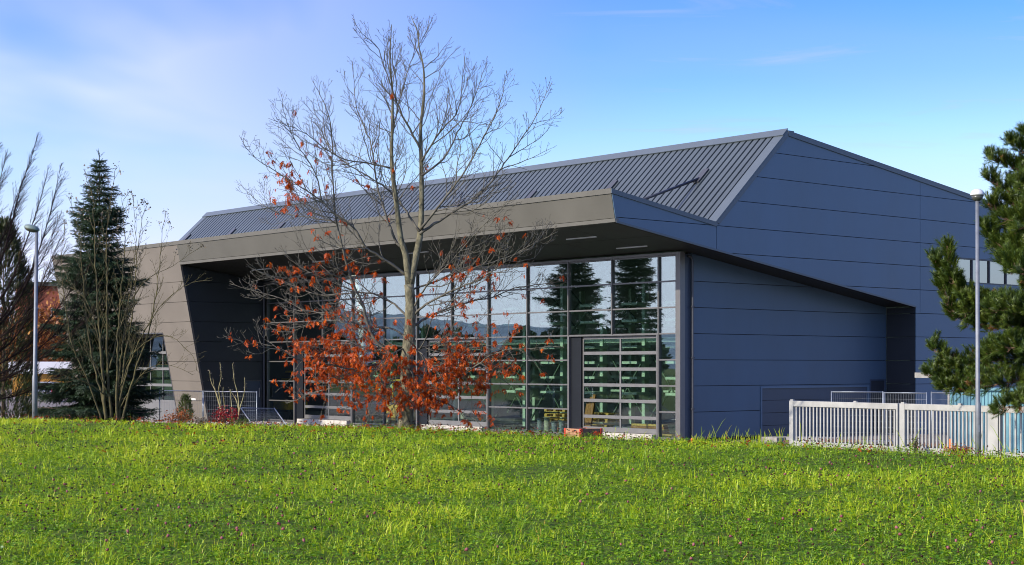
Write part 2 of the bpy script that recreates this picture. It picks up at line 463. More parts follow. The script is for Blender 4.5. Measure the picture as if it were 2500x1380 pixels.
# the ground: grass soil in the meadow, gravel by the building
def ground_material():
    m, t = mat('meadow_soil_and_gravel')
    o = nd(t, 'ShaderNodeOutputMaterial'); p = nd(t, 'ShaderNodeBsdfPrincipled'); p.inputs['Roughness'].default_value = 0.95
    p.inputs['Specular IOR Level'].default_value = 0.1
    t.links.new(p.outputs[0], o.inputs[0])
    tcn = nd(t, 'ShaderNodeTexCoord')
    def noise(sc, c1, c2, lo=0.35, hi=0.65):
        n = nd(t, 'ShaderNodeTexNoise'); n.inputs['Scale'].default_value = sc; n.inputs['Detail'].default_value = 6
        t.links.new(tcn.outputs['Object'], n.inputs['Vector'])
        r = nd(t, 'ShaderNodeValToRGB')
        r.color_ramp.elements[0].position = lo; r.color_ramp.elements[0].color = (*c1, 1)
        r.color_ramp.elements[1].position = hi; r.color_ramp.elements[1].color = (*c2, 1)
        t.links.new(n.outputs['Fac'], r.inputs[0]); return r.outputs[0]
    g = noise(3.0, (0.05, 0.085, 0.012), (0.12, 0.17, 0.02))
    gr = noise(9.0, (0.15, 0.125, 0.105), (0.30, 0.26, 0.23))
    a = nd(t, 'ShaderNodeAttribute', attribute_name='gravel')
    mx = nd(t, 'ShaderNodeMix', data_type='RGBA')
    t.links.new(a.outputs['Fac'], mx.inputs[0]); t.links.new(g, mx.inputs[6]); t.links.new(gr, mx.inputs[7])
    t.links.new(mx.outputs[2], p.inputs['Base Color'])
    n = nd(t, 'ShaderNodeTexNoise'); n.inputs['Scale'].default_value = 14; n.inputs['Detail'].default_value = 5
    t.links.new(tcn.outputs['Object'], n.inputs['Vector'])
    b = nd(t, 'ShaderNodeBump'); b.inputs['Strength'].default_value = 0.8; b.inputs['Distance'].default_value = 0.04
    t.links.new(n.outputs['Fac'], b.inputs['Height']); t.links.new(b.outputs[0], p.inputs['Normal'])
    return m

# ------------------------------------------------------------------ ground
BASE = -1.3
S_AX = (0.7605, 0.6494); U_AX = (-0.6494, 0.7605)
CX0, CY0 = 6.28, 59.19          # front corner of the glass
def crest(x, y):
    s = (x - CX0) * S_AX[0] + (y - CY0) * S_AX[1]
    t = (x - CX0) * U_AX[0] + (y - CY0) * U_AX[1]
    return s + 20 + 0.32 * np.maximum(0, t + 9.9) * (np.minimum(t, 40) + 9.9 > 0)
def gz(x, y):
    x = np.asarray(x, float); y = np.asarray(y, float)
    dd = crest(x, y)
    drop = -BASE * (1 - np.exp(-np.maximum(dd, 0) * 0.075 / -BASE * 1.25)) / (1 - math.exp(-18 * 0.075 / 1.3 * 1.25))
    z = -np.minimum(drop, -BASE)
    z = z + 0.035 * np.sin(x * 0.7 + 1.3 * np.sin(y * 0.31)) * np.cos(y * 0.53) * (dd < 0)
    return z
def g1(x, y): return float(gz(x, y))

def axis(lo, hi, step, far):
    a = list(np.arange(lo, hi + step, step)); x = a[-1]; st = step
    while x < far: st *= 1.35; x += st; a.append(x)
    x = a[0]; st = step
    while x > -far: st *= 1.35; x -= st; a.insert(0, x)
    return np.array(a)
gx, gy = axis(-40, 40, 0.6, 2500), axis(2, 100, 0.6, 2500)
GX, GY = np.meshgrid(gx, gy)
GZ = gz(GX, GY)
nx, ny = len(gx), len(gy)
idx = np.arange(nx * ny).reshape(ny, nx)
GF = np.stack([idx[:-1, :-1], idx[:-1, 1:], idx[1:, 1:], idx[1:, :-1]], axis=-1).reshape(-1, 4)
rngn = np.random.default_rng(5)
dd = crest(GX, GY)
grav = np.clip((dd - 8.5 + 1.2 * np.sin(GX * 0.9) * np.cos(GY * 0.7)) / 2.0, 0, 1)
grav[(GX < -90) | (GX > 70) | (GY > 190)] = 0
ground = np_mesh('ground', np.stack([GX, GY, GZ], -1).reshape(-1, 3), GF, ground_material(), attrs={'gravel': grav.ravel()}, smooth=True)
tag(ground, 'grassy meadow floor falling to pale gravel by the hall', 'ground', kind='structure')

# ------------------------------------------------------------------ meadow grass
def meadow():
    rng = np.random.default_rng(11)
    bands = [(8.5, 15, 800), (15, 21, 650), (21, 29, 450), (29, 38, 330), (38, 52, 230)]
    PX, PY, WS = [], [], []
    for y0, y1, den in bands:
        wmax = 0.335 * y1 + 5.5
        n = int((y1 - y0) * 2 * wmax * den)
        x = rng.uniform(-wmax, wmax, n); y = rng.uniform(y0, y1, n)
        k = (np.abs(x - 1.5) < 0.335 * y + 4.0) & (crest(x, y) < 5.5 + rng.normal(0, 1.5, n))
        PX.append(x[k]); PY.append(y[k]); WS.append(np.full(k.sum(), (0.0034 + 0.00015 * (y0 + y1) / 2)))
    x = np.concatenate(PX); y = np.concatenate(PY); wd = np.concatenate(WS)
    n = len(x)
    # two thirds of the blades stand in tufts and lean outwards from the tuft's heart
    intuft = rng.random(n) < 0.68
    owner = rng.integers(0, n, n)
    hearts = rng.permutation(n)[:max(1, n // 20)]
    order = np.argsort(x * 0.0 + y); 
    hs = hearts[np.argsort(y[hearts])]
    pos = np.clip(np.searchsorted(y[hs], y), 2, len(hs) - 3)
    best = np.zeros(n, int); bd = np.full(n, 1e9)
    for o_ in range(-60, 61):
        c_ = hs[np.clip(pos + o_, 0, len(hs) - 1)]
        dd_ = (x[c_] - x) ** 2 + (y[c_] - y) ** 2
        m_ = dd_ < bd; bd[m_] = dd_[m_]; best[m_] = c_[m_]
    near = intuft & (bd < 0.14)
    ex, ey = x - x[best], y - y[best]
    pull = rng.uniform(0.12, 0.5, n)
    hx, hy = x[best].copy(), y[best].copy()
    x = np.where(near, hx + ex * pull, x); y = np.where(near, hy + ey * pull, y)
    tuft_ang = np.arctan2(ey, ex)
    tuft_h = rng.uniform(0.7, 1.35, n)[best]
    tuft_t = rng.normal(0, 0.11, n)[best]
    def field(sc, seed):
        r = np.random.default_rng(seed); f = np.zeros(n)
        for k in range(7):
            a = r.uniform(0, 2 * math.pi); fr = sc * r.uniform(0.5, 1.9); ph = r.uniform(0, 6.28)
            f += np.sin((x * math.cos(a) + y * math.sin(a)) * fr + ph + 1.4 * np.sin(x * fr * 0.4 + y * 0.3 * fr + k))
        return f / 2.6
    f1, f2, f3 = field(1.1, 1), field(3.2, 2), field(0.35, 3)
    # tuft pull: blades gather round tuft centres
    ang = np.where(near, tuft_ang + rng.normal(0, 0.55, n), rng.uniform(0, 2 * math.pi, n))
    h = rng.gamma(6, 0.0138, n) * (1 + 0.40 * f2 + 0.25 * f1) * np.where(near, tuft_h, 0.75)
    h = np.clip(h, 0.03, 0.24)
    tall = rng.random(n) < 0.006
    h[tall] *= rng.uniform(1.5, 2.4, tall.sum())
    short = np.clip((crest(x, y) + 4) / 6, 0, 1); h *= (1 - 0.45 * short)
    lean = np.abs(rng.normal(0.62, 0.48, n)) + 0.10
    lean[tall] *= 0.35
    wd = wd * rng.uniform(0.6, 1.5, n)
    wd[tall] *= 0.7
    tint = 0.47 + np.where(near, tuft_t, -0.06) + 0.14 * f1 + 0.12 * f2 + 0.08 * f3 + rng.normal(0, 0.19, n) - 0.10 * np.clip((17 - y) / 8, 0, 1) + 0.10 * np.clip((y - 18) / 14, 0, 1)
    dry = rng.random(n) < (0.020 + 0.03 * (f1 > 0.9))
    tint = np.clip(tint, 0.0, 0.88); tint[dry] = rng.uniform(0.92, 1.0, dry.sum())
    z = gz(x, y) - 0.01
    dx, dy = np.cos(ang), np.sin(ang)
    fa = ang + math.pi / 2 + rng.normal(0, 0.5, n)
    wx_, wy_ = np.cos(fa), np.sin(fa)
    V = np.zeros((n, 7, 3))
    for j, (q, wf) in enumerate(((0.0, 0.8), (0.38, 1.0), (0.74, 0.72))):
        off = lean * h * q ** 1.9
        zz = h * (q - 0.30 * lean * q ** 2.4)
        for sgn, jj in ((-1, 0), (1, 1)):
            V[:, j * 2 + jj, 0] = x + dx * off + sgn * wx_ * wd * wf / 2
            V[:, j * 2 + jj, 1] = y + dy * off + sgn * wy_ * wd * wf / 2
            V[:, j * 2 + jj, 2] = z + zz
    V[:, 6, 0] = x + dx * lean * h * 1.05; V[:, 6, 1] = y + dy * lean * h * 1.05; V[:, 6, 2] = z + h * (1 - 0.34 * lean)
    T = np.array([(0, 1, 3), (0, 3, 2), (2, 3, 5), (2, 5, 4), (4, 5, 6)])
    F = (T[None] + (np.arange(n) * 7)[:, None, None]).reshape(-1, 3)
    V = V.reshape(-1, 3); tt = np.repeat(tint, 7)
    # low clover leaves between the blades
    m = 70000
    ly = 9 + 30 * rng.random(m) ** 1.25; lx = rng.uniform(-1, 1, m) * (0.335 * ly + 2)
    k = crest(lx, ly) < 1.5; lx, ly = lx[k], ly[k]; m = len(lx)
    TV = np.array([(0, 0, 0), (0.5, -0.42, 0.1), (1, 0, 0.02), (0.5, 0.42, 0.1)])
    TF = np.array([(0, 1, 2), (0, 2, 3)])
    LV, LF = [], []
    hh = rng.uniform(0.03, 0.12, m); a0 = rng.uniform(0, 6.28, m); tilt = rng.uniform(-0.2, 0.5, m)
    base = np.stack([lx, ly, gz(lx, ly) + hh], -1)
    for q in range(3):
        aa = a0 + q * 2.09
        D = np.stack([np.cos(aa), np.sin(aa), tilt], -1)
        v, f = stamp(TV, TF, base, basis_from_dir(D, rng.normal(0, 0.35, m)), rng.uniform(0.018, 0.036, m))
        LV.append(v); LF.append(f + sum(len(a) for a in LV[:-1]))
    LV = np.concatenate(LV); LF = np.concatenate(LF)
    lt = np.repeat(np.tile(rng.uniform(0.0, 0.42, m), 3), 4)
    F = np.concatenate([F, LF + len(V)]); V = np.concatenate([V, LV]); tt = np.concatenate([tt, lt])
    o = np_mesh('meadow_grass', V, F, M['grass'], attrs={'tint': tt})
    tag(o, 'sunlit uneven meadow grass with clover and dry stalks', 'grass', kind='stuff')
meadow()

def ico(sub=1):
    bm = bmesh.new(); bmesh.ops.create_icosphere(bm, subdivisions=sub, radius=1.0)
    v = np.array([tuple(p.co) for p in bm.verts]); f = np.array([[q.index for q in p.verts] for p in bm.faces]); bm.free()
    return v, f

def clover_heads():
    rng = np.random.default_rng(21)
    n = 11000
    y = 9.2 + 40 * rng.random(n) ** 1.05; x = rng.uniform(-1, 1, n) * (0.335 * y + 2)
    patch = np.sin(x * 0.9 + 2 * np.sin(y * 0.33)) * np.cos(y * 0.45 + x * 0.2) + rng.normal(0, 0.5, n)
    k = (crest(x, y) < 3) & (patch > 0.0); x, y = x[k], y[k]; n = len(x)
    h = rng.uniform(0.08, 0.19, n)
    P = np.stack([x, y, gz(x, y) + h], -1)
    tv, tf = ico(1); tv = tv * np.array([1, 1, 0.85])
    rs = np.random.default_rng(2); tv = tv * (1 + rs.uniform(-0.45, 0.45, (len(tv), 1)))
    pink = rng.random(n) < 0.09
    tint = np.where(pink, rng.uniform(0.8, 1, n), rng.uniform(0, 0.7, n))
    B = basis_from_dir(np.stack([rng.normal(0, .3, n), rng.normal(0, .3, n), np.ones(n)], -1), rng.uniform(0, 6.28, n))
    V, F = stamp(tv, tf, P, B, np.where(pink, rng.uniform(0.012, 0.018, n) + 0.0001 * y, rng.uniform(0.5, 1.15, n) * (0.006 + 0.00040 * y)))
    tt = np.repeat(tint, len(tv))
    st = np.array([(-.0012, 0, 0), (.0012, 0, 0), (0, .002, 1), (0, -.001, 0)])
    SV = np.stack([np.stack([x - .0016, y, P[:, 2] - h], -1), np.stack([x + .0016, y, P[:, 2] - h], -1), P], 1).reshape(-1, 3)
    SF = np.arange(3 * n).reshape(-1, 3)
    o = np_mesh('clover_flowers', np.concatenate([V, SV]), np.concatenate([F, SF + len(V)]), M['clover'],
                attrs={'tint': np.concatenate([tt, np.full(3 * n, 0.55)])})
    tag(o, 'pink and withered brown clover heads scattered over the meadow', 'clover flowers', kind='stuff')
clover_heads()

# ------------------------------------------------------------------ the hall
hall = empty('industrial_hall', (CX0, CY0, BASE), math.atan2(S_AX[1], S_AX[0]),
             'slate blue industrial hall with taupe canopy and tall glass front', 'building')
GU = -1.43                      # plane of the overhanging gable
UE = 28.91                      # inner edge of the left wing
UW = 42.97                      # far end
def lean(z): return -3.29 - 0.1975 * z
def sof(s): return 7.76 - 0.1453 * (s + 4.82)
RIDGE_S, RIDGE_Z = 4.275, 11.70
VAL_S, VAL_Z = 0.28, 8.016
def rz(s): return RIDGE_Z - 0.923 * (RIDGE_S - s) if s < RIDGE_S else RIDGE_Z - 0.1316 * (s - RIDGE_S)
def gable_fn(s, z, d_): return (s, GU + d_, z)

gj = 0.011
mb = MB()
A_ = [(-4.80, sof(-4.80)), (VAL_S - gj, sof(VAL_S)), (VAL_S - gj, VAL_Z), (-5.02, 8.85)]
B_ = [(VAL_S + gj, sof(VAL_S)), (12.435, 5.253), (12.72 - gj, 5.253), (12.72 - gj, rz(12.72)), (RIDGE_S, RIDGE_Z), (VAL_S + gj, VAL_Z)]
B2 = [(12.435, 5.011), (12.72 - gj, 5.011), (12.72 - gj, 5.2531), (12.435, 5.2531)]
C1 = [(12.435, 0), (26, 0), (26, 4.989), (12.435, 4.989)]
WIN = (15.2, 20.4, 6.36, 7.44)
D_ = [(12.72 + gj, 5.011), (26, 5.011), (26, rz(26)), (12.72 + gj, rz(12.72))]
for P_ in (A_, B_, C1): panels(mb, P_, gable_fn, -0.03, 0.05)
mb.prism(B2, gable_fn, -0.03, 0.05)
panels(mb, clip(D_, -1, 0, -WIN[0]), gable_fn, -0.03, 0.05)
panels(mb, clip(D_, 1, 0, WIN[1]), gable_fn, -0.03, 0.05)
Dm = clip(clip(D_, 1, 0, WIN[0]), -1, 0, -WIN[1])
panels(mb, clip(Dm, 0, -1, -WIN[2]), gable_fn, -0.03, 0.05)
panels(mb, clip(Dm, 0, 1, WIN[3]), gable_fn, -0.03, 0.05)
gable = mb.build('gable_wall', M['blue'], hall)
mb = MB()
for P_ in (A_, B_, B2, C1, clip(D_, -1, 0, -WIN[0]), clip(D_, 1, 0, WIN[1]), clip(Dm, 0, -1, -WIN[2]), clip(Dm, 0, 1, WIN[3])):
    q = [(p[0] + (gj if p[0] in (VAL_S - gj, 12.72 - gj) else (-gj if p[0] in (VAL_S + gj, 12.72 + gj) else 0)), p[1]) for p in P_]
    mb.prism(q, gable_fn, 0.055, 0.2)
mb.build('wall_core', M['gap'], gable)
# gable window
fr = MB()
for s0, s1 in ((WIN[0] + .003, WIN[0] + .06), (16.5, 16.56), (17.8, 17.86), (19.1, 19.16), (WIN[1] - .06, WIN[1] - .003)):
    fr.box(s0, s1, GU - .02, GU + .12, WIN[2] + .063, WIN[3] - .063)
fr.box(WIN[0] + .003, WIN[1] - .003, GU - .02, GU + .12, WIN[2] + .003, WIN[2] + .06)
fr.box(WIN[0] + .003, WIN[1] - .003, GU - .02, GU + .12, WIN[3] - .06, WIN[3] - .003)
gw = fr.build('window', M['frame_dark'], hall)
MB().box(WIN[0] + .05, WIN[1] - .05, GU + .04, GU + .055, WIN[2] + .05, WIN[3] - .05).build('glass', glassy('sky_mirror_glass', (0.2, 0.22, 0.25), 4.0), gw)
# trims along the gable edges
mb = MB()
def edge_trim(a, b, w, o0, o1, mb=mb):
    """a,b in (s,z); bar of height w below the edge, standing out of the gable"""
    mb.prism([a, b, (b[0], b[1] - w), (a[0], a[1] - w)], gable_fn, o0, o1)
edge_trim((RIDGE_S, RIDGE_Z + .06), (26, rz(26) + .06), 0.20, -0.075, -0.032)
edge_trim((-5.06, 8.89), (VAL_S, VAL_Z + .035), 0.16, -0.07, -0.032)
mb.prism([(VAL_S, VAL_Z + .035), (RIDGE_S, RIDGE_Z + .06), (RIDGE_S + .10, RIDGE_Z - .07), (VAL_S + .14, VAL_Z - .03)], gable_fn, -0.06, -0.032)
mb.prism([(-4.81, sof(-4.81) - .02), (12.42, 5.233), (12.42, 5.30), (-4.81, sof(-4.81) + .05)], gable_fn, -0.06, -0.032)
mb.build('verge_trim', M['roof_trim'], gable)

# return wall of the recess and the recessed side wall
mb = MB()
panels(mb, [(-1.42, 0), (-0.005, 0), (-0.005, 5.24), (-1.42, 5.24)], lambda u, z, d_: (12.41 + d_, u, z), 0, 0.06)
mb.build('recess_end_wall', M['anthracite'], hall)  # anthracite here puts the shade of the recess into the wall colour
mb = MB()
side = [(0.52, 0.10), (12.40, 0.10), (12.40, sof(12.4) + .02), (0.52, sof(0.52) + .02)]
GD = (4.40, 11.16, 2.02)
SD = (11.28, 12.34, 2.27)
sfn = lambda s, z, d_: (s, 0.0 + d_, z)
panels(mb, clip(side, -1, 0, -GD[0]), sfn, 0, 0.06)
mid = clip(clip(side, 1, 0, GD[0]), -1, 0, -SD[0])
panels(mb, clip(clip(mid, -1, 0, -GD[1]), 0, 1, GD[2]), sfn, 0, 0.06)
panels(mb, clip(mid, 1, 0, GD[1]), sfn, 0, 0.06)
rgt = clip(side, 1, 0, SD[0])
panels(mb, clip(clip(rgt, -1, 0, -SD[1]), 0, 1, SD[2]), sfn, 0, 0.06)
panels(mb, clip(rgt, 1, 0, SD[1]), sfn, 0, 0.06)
sw = mb.build('side_wall', surf('shaded_blue_cladding', (0.064, 0.112, 0.162), 0.45, 0.0, 0.09, 0.5, 0.05, 1.1, spec=0.5, stretch=(1, 1, .45)), hall)  # gable blue darkened in the colour for shade under the overhang
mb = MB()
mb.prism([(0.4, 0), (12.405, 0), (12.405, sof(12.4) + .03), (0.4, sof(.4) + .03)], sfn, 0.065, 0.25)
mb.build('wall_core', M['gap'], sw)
MB().box(0.16, 0.515, 0.03, 0.06, 0.0, sof(.5) - .02).build('corner_panel', M['navy'], hall)
mb = MB()
mb.tube([(0.50, -0.06, 0.02), (0.50, -0.06, 6.72), (0.46, -0.03, 6.86), (0.30, -0.03, 6.90)], [.045] * 4, 10)
for z in (1.2, 3.1, 5.0): mb.box(0.43, 0.57, -0.12, 0.0, z, z + .05)
mb.build('downpipe', M['frame_dark'], hall, smooth=False)
# garage door
gd = MB().box(GD[0] + .07, GD[1] - .07, 0.045, 0.06, 0, GD[2] - .07)
mb = MB()
for k in range(4):
    z0 = 0.02 + k * 0.49
    mb.box(GD[0] + .08, GD[1] - .08, 0.02, 0.044, z0, z0 + 0.475)
gdo = mb.build('garage_door', M['navy'], hall)
mb = MB()
mb.box(GD[0], GD[0] + .07, -0.03, 0.05, 0, GD[2]); mb.box(GD[1] - .07, GD[1], -0.03, 0.05, 0, GD[2]); mb.box(GD[0] + .07, GD[1] - .07, -0.03, 0.05, GD[2] - .07, GD[2])
mb.build('frame', M['blue'], gdo)
# small side door
ds = MB().box(SD[0] + .06, SD[1] - .06, 0.02, 0.06, 0.02, SD[2] - .06).build('door', M['anthracite'], hall)
mb = MB(); mb.box(SD[0], SD[0] + .06, -.02, .055, 0, SD[2]); mb.box(SD[1] - .06, SD[1], -.02, .055, 0, SD[2]); mb.box(SD[0] + .06, SD[1] - .06, -.02, .055, SD[2] - .06, SD[2])
mb.build('frame', M['navy'], ds)
MB().box(SD[1] - .2, SD[1] - .16, -.05, .0, 1.0, 1.42).build('handle', M['white_steel'], ds)

# roof: trapezoidal sheet on the front slope
mb = MB()
sl_len = math.hypot(RIDGE_S - VAL_S, RIDGE_Z - VAL_Z)
nrm = Vector((-(RIDGE_Z - VAL_Z), 0, RIDGE_S - VAL_S)).normalized()
def roofp(s, u, h): return (s + nrm.x * h, u, VAL_Z + (s - VAL_S) * (RIDGE_Z - VAL_Z) / (RIDGE_S - VAL_S) + nrm.z * h)
prof = []
per = 1 / 3.0
u = GU + 0.42
while u < 42.27 - 0.42:
    prof += [(u, -.01), (u + .065, -.01), (u + .085, .075), (u + .315, .075)]
    u += per
prof.append((u, 0))
vsr, fsr = [], []
for (uu, h) in prof:
    vsr += [roofp(VAL_S + .02, uu, h), roofp(RIDGE_S - .16, uu, h), roofp(VAL_S + .02, uu, -0.12), roofp(RIDGE_S - .16, uu, -0.12)]
for i in range(len(prof) - 1):
    a = i * 4; b = a + 4
    fsr += [(a, b, b + 1, a + 1), (a + 2, a + 3, b + 3, b + 2), (a, a + 2, b + 2, b), (a + 1, b + 1, b + 3, a + 3)]
n = len(vsr) - 4
fsr += [(0, 1, 3, 2), (n, n + 2, n + 3, n + 1)]
mb.add(vsr, fsr)
roof = mb.build('roof', M['roof'], hall)
# flat flashings round the sheet and the ridge cap
mb = MB()
def slab(s0, s1, u0, u1, h0, h1, mb):
    p = [roofp(s, uu, h) for h in (h0, h1) for uu in (u0, u1) for s in (s0, s1)]
    mb.add(p, [(0, 2, 3, 1), (4, 5, 7, 6), (0, 1, 5, 4), (2, 6, 7, 3), (0, 4, 6, 2), (1, 3, 7, 5)])
slab(VAL_S, RIDGE_S + .02, GU - .055, GU + 0.41, -0.05, 0.085, mb)
mb.build('verge_flashing', M['roof_trim'], roof)
mb = MB()
slab(VAL_S, RIDGE_S + .02, 42.27 - .41, 42.30, -0.05, 0.085, mb)
mb.build('verge_flashing', M['roof_trim'], roof)
mb = MB()
slab(RIDGE_S - .24, RIDGE_S + .06, GU - .05, 42.29, 0.09, 0.125, mb)
mb.box(RIDGE_S + .02, RIDGE_S + .34, GU - .05, 42.29, RIDGE_Z - .06, RIDGE_Z + .07)
mb.build('ridge_cap', M['roof_trim'], roof)
mb = MB()
p = [(RIDGE_S, RIDGE_Z - .05), (26.1, rz(26.1) - .05), (26.1, rz(26.1) - .25), (RIDGE_S, RIDGE_Z - .25)]
mb.prism(p, lambda s, z, d_: (s, d_, z), GU + .21, 42.25)
mb.build('rear_roof_slope', M['roof'], roof)
# struts on the roof, one every five metres
def strut(u0):
    a = Vector((2.42, u0, 10.07)); b = Vector((-2.3, u0, 8.50))
    o = MB().tube([a, b], [.055, .055], 10).build('roof_strut', M['frame_dark'], hall, smooth=True)
    k = MB()
    r0 = Vector(roofp(2.80, u0, 0.085)); r1 = Vector(roofp(2.2, u0, 0.085))
    k.add([r0 + Vector((0, -.14, 0)), r0 + Vector((0, .14, 0)), r1 + Vector((0, .14, 0)), r1 + Vector((0, -.14, 0)),
           r0 + Vector((-.03, -.14, .05)), r0 + Vector((-.03, .14, .05)), r1 + Vector((-.03, .14, .05)), r1 + Vector((-.03, -.14, .05))],
          [(0, 1, 2, 3), (7, 6, 5, 4), (0, 4, 5, 1), (1, 5, 6, 2), (2, 6, 7, 3), (3, 7, 4, 0)])
    for sg in (-.06, .06):
        k.prism([(2.72, 10.38), (2.25, 9.95), (2.24, 10.03), (2.50, 10.24)], lambda s, z, d_, sg=sg: (s, u0 + sg + d_, z), -.012, .012)
    k.build('bracket', M['frame_dark'], o)
    return o
for k in range(9): strut(1.29 + 5.03 * k)

# canopy: top, fascia, left wing, soffit
mb = MB()
p = [(-5.0, 8.82), (VAL_S + .05, VAL_Z + .0), (VAL_S + .05, VAL_Z - .25), (-4.97, 8.6)]
mb.prism(p, lambda s, z, d_: (s, d_, z), GU + .21, UW - .1)
mb.build('canopy_roof', M['roof'], hall)
mb = MB()
def lfn(u_, z, d_): return (lean(z) + d_, u_, z)          # leaning face, d_ inwards
mb.prism([(GU, 7.90), (UE, 7.90), (UE, 8.70), (GU, 8.70)], lfn, 0.0, 0.14)
fascia = mb.build('canopy_fascia', M['taupe'], hall)
mb = MB()
mb.prism([(GU - .04, 8.722), (UW, 8.722), (UW, 8.90), (GU - .04, 8.90)], lfn, -0.03, 0.14)
mb.prism([(GU - .04, 7.76), (UE, 7.76), (UE, 7.882), (GU - .04, 7.882)], lfn, -0.03, 0.14)
mb.build('fascia_trim', M['taupe_trim'], fascia)
MB().prism([(GU + .01, 7.80), (UE, 7.80), (UE, 8.80), (GU + .01, 8.80)], lfn, 0.145, 0.20).build('fascia_core', M['gap'], fascia)
WD = (31.9, 37.2, 4.46)          # opening in the wing
mb = MB()
wj = lambda P_: panels(mb, P_, lfn, 0.0, 0.10, gap=0.018)
wj([(UE, 0), (WD[0], 0), (WD[0], 7.9), (UE, 7.9)])
mb.prism([(UE, 7.902), (UW, 7.902), (UW, 8.70), (UE, 8.70)], lfn, 0.0, 0.10)
wj([(WD[0], WD[2]), (WD[1], WD[2]), (WD[1], 7.9), (WD[0], 7.9)])
wj([(WD[1], 0), (UW, 0), (UW, 7.9), (WD[1], 7.9)])
wing = mb.build('wing_wall', surf('wing_cladding', (0.162, 0.143, 0.116), 0.5, 0.0, 0.10, 0.6, 0.05, 0.9, spec=0.4), hall)
mb = MB()
for P_ in ([(UE + .01, 0), (WD[0], 0), (WD[0], 8.8), (UE + .01, 8.8)], [(WD[0], WD[2]), (WD[1], WD[2]), (WD[1], 8.8), (WD[0], 8.8)], [(WD[1], 0), (UW, 0), (UW, 8.8), (WD[1], 8.8)]):
    mb.prism(P_, lfn, 0.105, 0.2)
mb.build('wall_core', M['taupe_trim'], wing)
# reveal of the wing opening and the upright sectional door in it
mb = MB()
DS = -3.02
for u0, u1 in ((WD[0] - .06, WD[0] - .002), (WD[1] + .002, WD[1] + .06)):
    mb.prism([(lean(0) - .012, 0), (DS + .1, 0), (DS + .1, WD[2]), (lean(WD[2]) - .012, WD[2])], lambda s, z, d_: (s, d_, z), u0, u1)
mb.box(lean(WD[2]) - .01, DS + .1, WD[0], WD[1], WD[2] + .002, WD[2] + .06)
mb.build('opening_reveal', M['frame_dark'], wing)
ws = MB()
rows = [4.40, 3.52, 2.68, 1.84, 1.0]
cols = [WD[0] + .02, WD[0] + .75, WD[0] + 2.1, WD[0] + 3.45, WD[1] - .03]
for c_ in cols: ws.box(DS, DS + .06, c_ - .0, c_ + .06, 1.001, 4.42)
for r_ in rows: ws.box(DS - .012, DS + .07, WD[0] + .003, WD[1] - .003, r_ - .07, r_ + .07)
ws.box(DS, DS + .06, WD[0] + .003, WD[1] - .003, 0.02, 0.93)
wdoor = ws.build('sectional_door', surf('wing_door_grey', (0.15, 0.15, 0.147), 0.5, 0, 0.05, 2), hall)
MB().box(DS + .02, DS + .035, WD[0] + .02, WD[1] - .02, 0.94, 4.4).build('glass', M['glass_dark'], wdoor)
MB().box(DS + 1.2, DS + 1.3, WD[0] - .5, WD[1] + .5, 0.0, 4.7).build('inner_wall', M['inner'], hall)
MB().prism([(29.7, 2.02), (30.2, 2.02), (30.2, 2.12), (29.7, 2.12)], lambda u_, z, d_: (lean(z - 0.9) + d_, u_, z - 0.9), -0.02, 0.0).build('wall_plate', M['plate'], hall)
# soffit
mb = MB()
sfo = lambda a, b, u0, u1: mb.prism([(a, sof(a) + .03), (b, sof(b) + .03), (b, sof(b) + .16), (a, sof(a) + .16)], lambda s, z, d_: (s, d_, z), u0, u1)
ucur = GU + .22
while ucur < UE - .1:
    un = min(ucur + 2.5, UE - .02)
    sfo(-4.72, -2.42, ucur + .006, un - .006); sfo(-2.40, -0.02, ucur + .006, un - .006)
    ucur = un
sfo(0.0, 12.38, GU + .21, 0.3)
sfo(-4.72, 0.0, GU + .06, GU + .21)
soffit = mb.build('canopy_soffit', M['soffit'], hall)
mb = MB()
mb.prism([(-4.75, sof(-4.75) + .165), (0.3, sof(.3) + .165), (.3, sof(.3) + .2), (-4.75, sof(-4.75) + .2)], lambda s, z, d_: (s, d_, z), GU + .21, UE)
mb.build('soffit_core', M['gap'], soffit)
for (ss, u0, u1) in ((-3.1, 1.35, 2.95), (-1.15, 0.7, 2.3), (-2.6, 24.3, 26.0), (-3.1, 11.35, 12.95), (-3.1, 18.35, 19.95)):
    MB().prism([(ss, sof(ss) - .01), (ss + .05, sof(ss + .05) - .01), (ss + .05, sof(ss + .05) + .029), (ss, sof(ss) + .029)], lambda s, z, d_: (s, d_, z), u0, u1).build('strip_light', M['lamp_white'], hall)
# inner flank of the wing
mb = MB()
flank = [(lean(0) + .11, 0), (-.02, 0), (-.02, sof(0)), (-4.72, sof(-4.72)), (lean(7.75) + .11, 7.75)]
ffn = lambda s, z, d_: (s, UE + d_, z)
FD = (-1.18, -0.24, 2.12)
panels(mb, clip(flank, -1, 0, -FD[0]), ffn, 0, 0.06)
fm = clip(clip(flank, 1, 0, FD[0]), -1, 0, -FD[1])
panels(mb, clip(fm, 0, 1, FD[2]), ffn, 0, 0.06)
panels(mb, clip(flank, 1, 0, FD[1]), ffn, 0, 0.06)
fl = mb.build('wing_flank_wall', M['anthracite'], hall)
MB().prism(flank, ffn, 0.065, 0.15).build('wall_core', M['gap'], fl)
d2 = MB().box(FD[0] + .05, FD[1] - .05, UE + .02, UE + .06, .02, FD[2] - .05).build('door', M['navy'], hall)
mb = MB(); mb.box(FD[0], FD[0] + .05, UE - .02, UE + .05, 0, FD[2]); mb.box(FD[1] - .05, FD[1], UE - .02, UE + .05, 0, FD[2]); mb.box(FD[0] + .05, FD[1] - .05, UE - .02, UE + .05, FD[2] - .05, FD[2])
mb.build('frame', M['frame_dark'], d2)
MB().box(FD[1] - .16, FD[1] - .12, UE - .06, UE - .01, 1.25, 1.72).build('handle', M['white_steel'], d2)
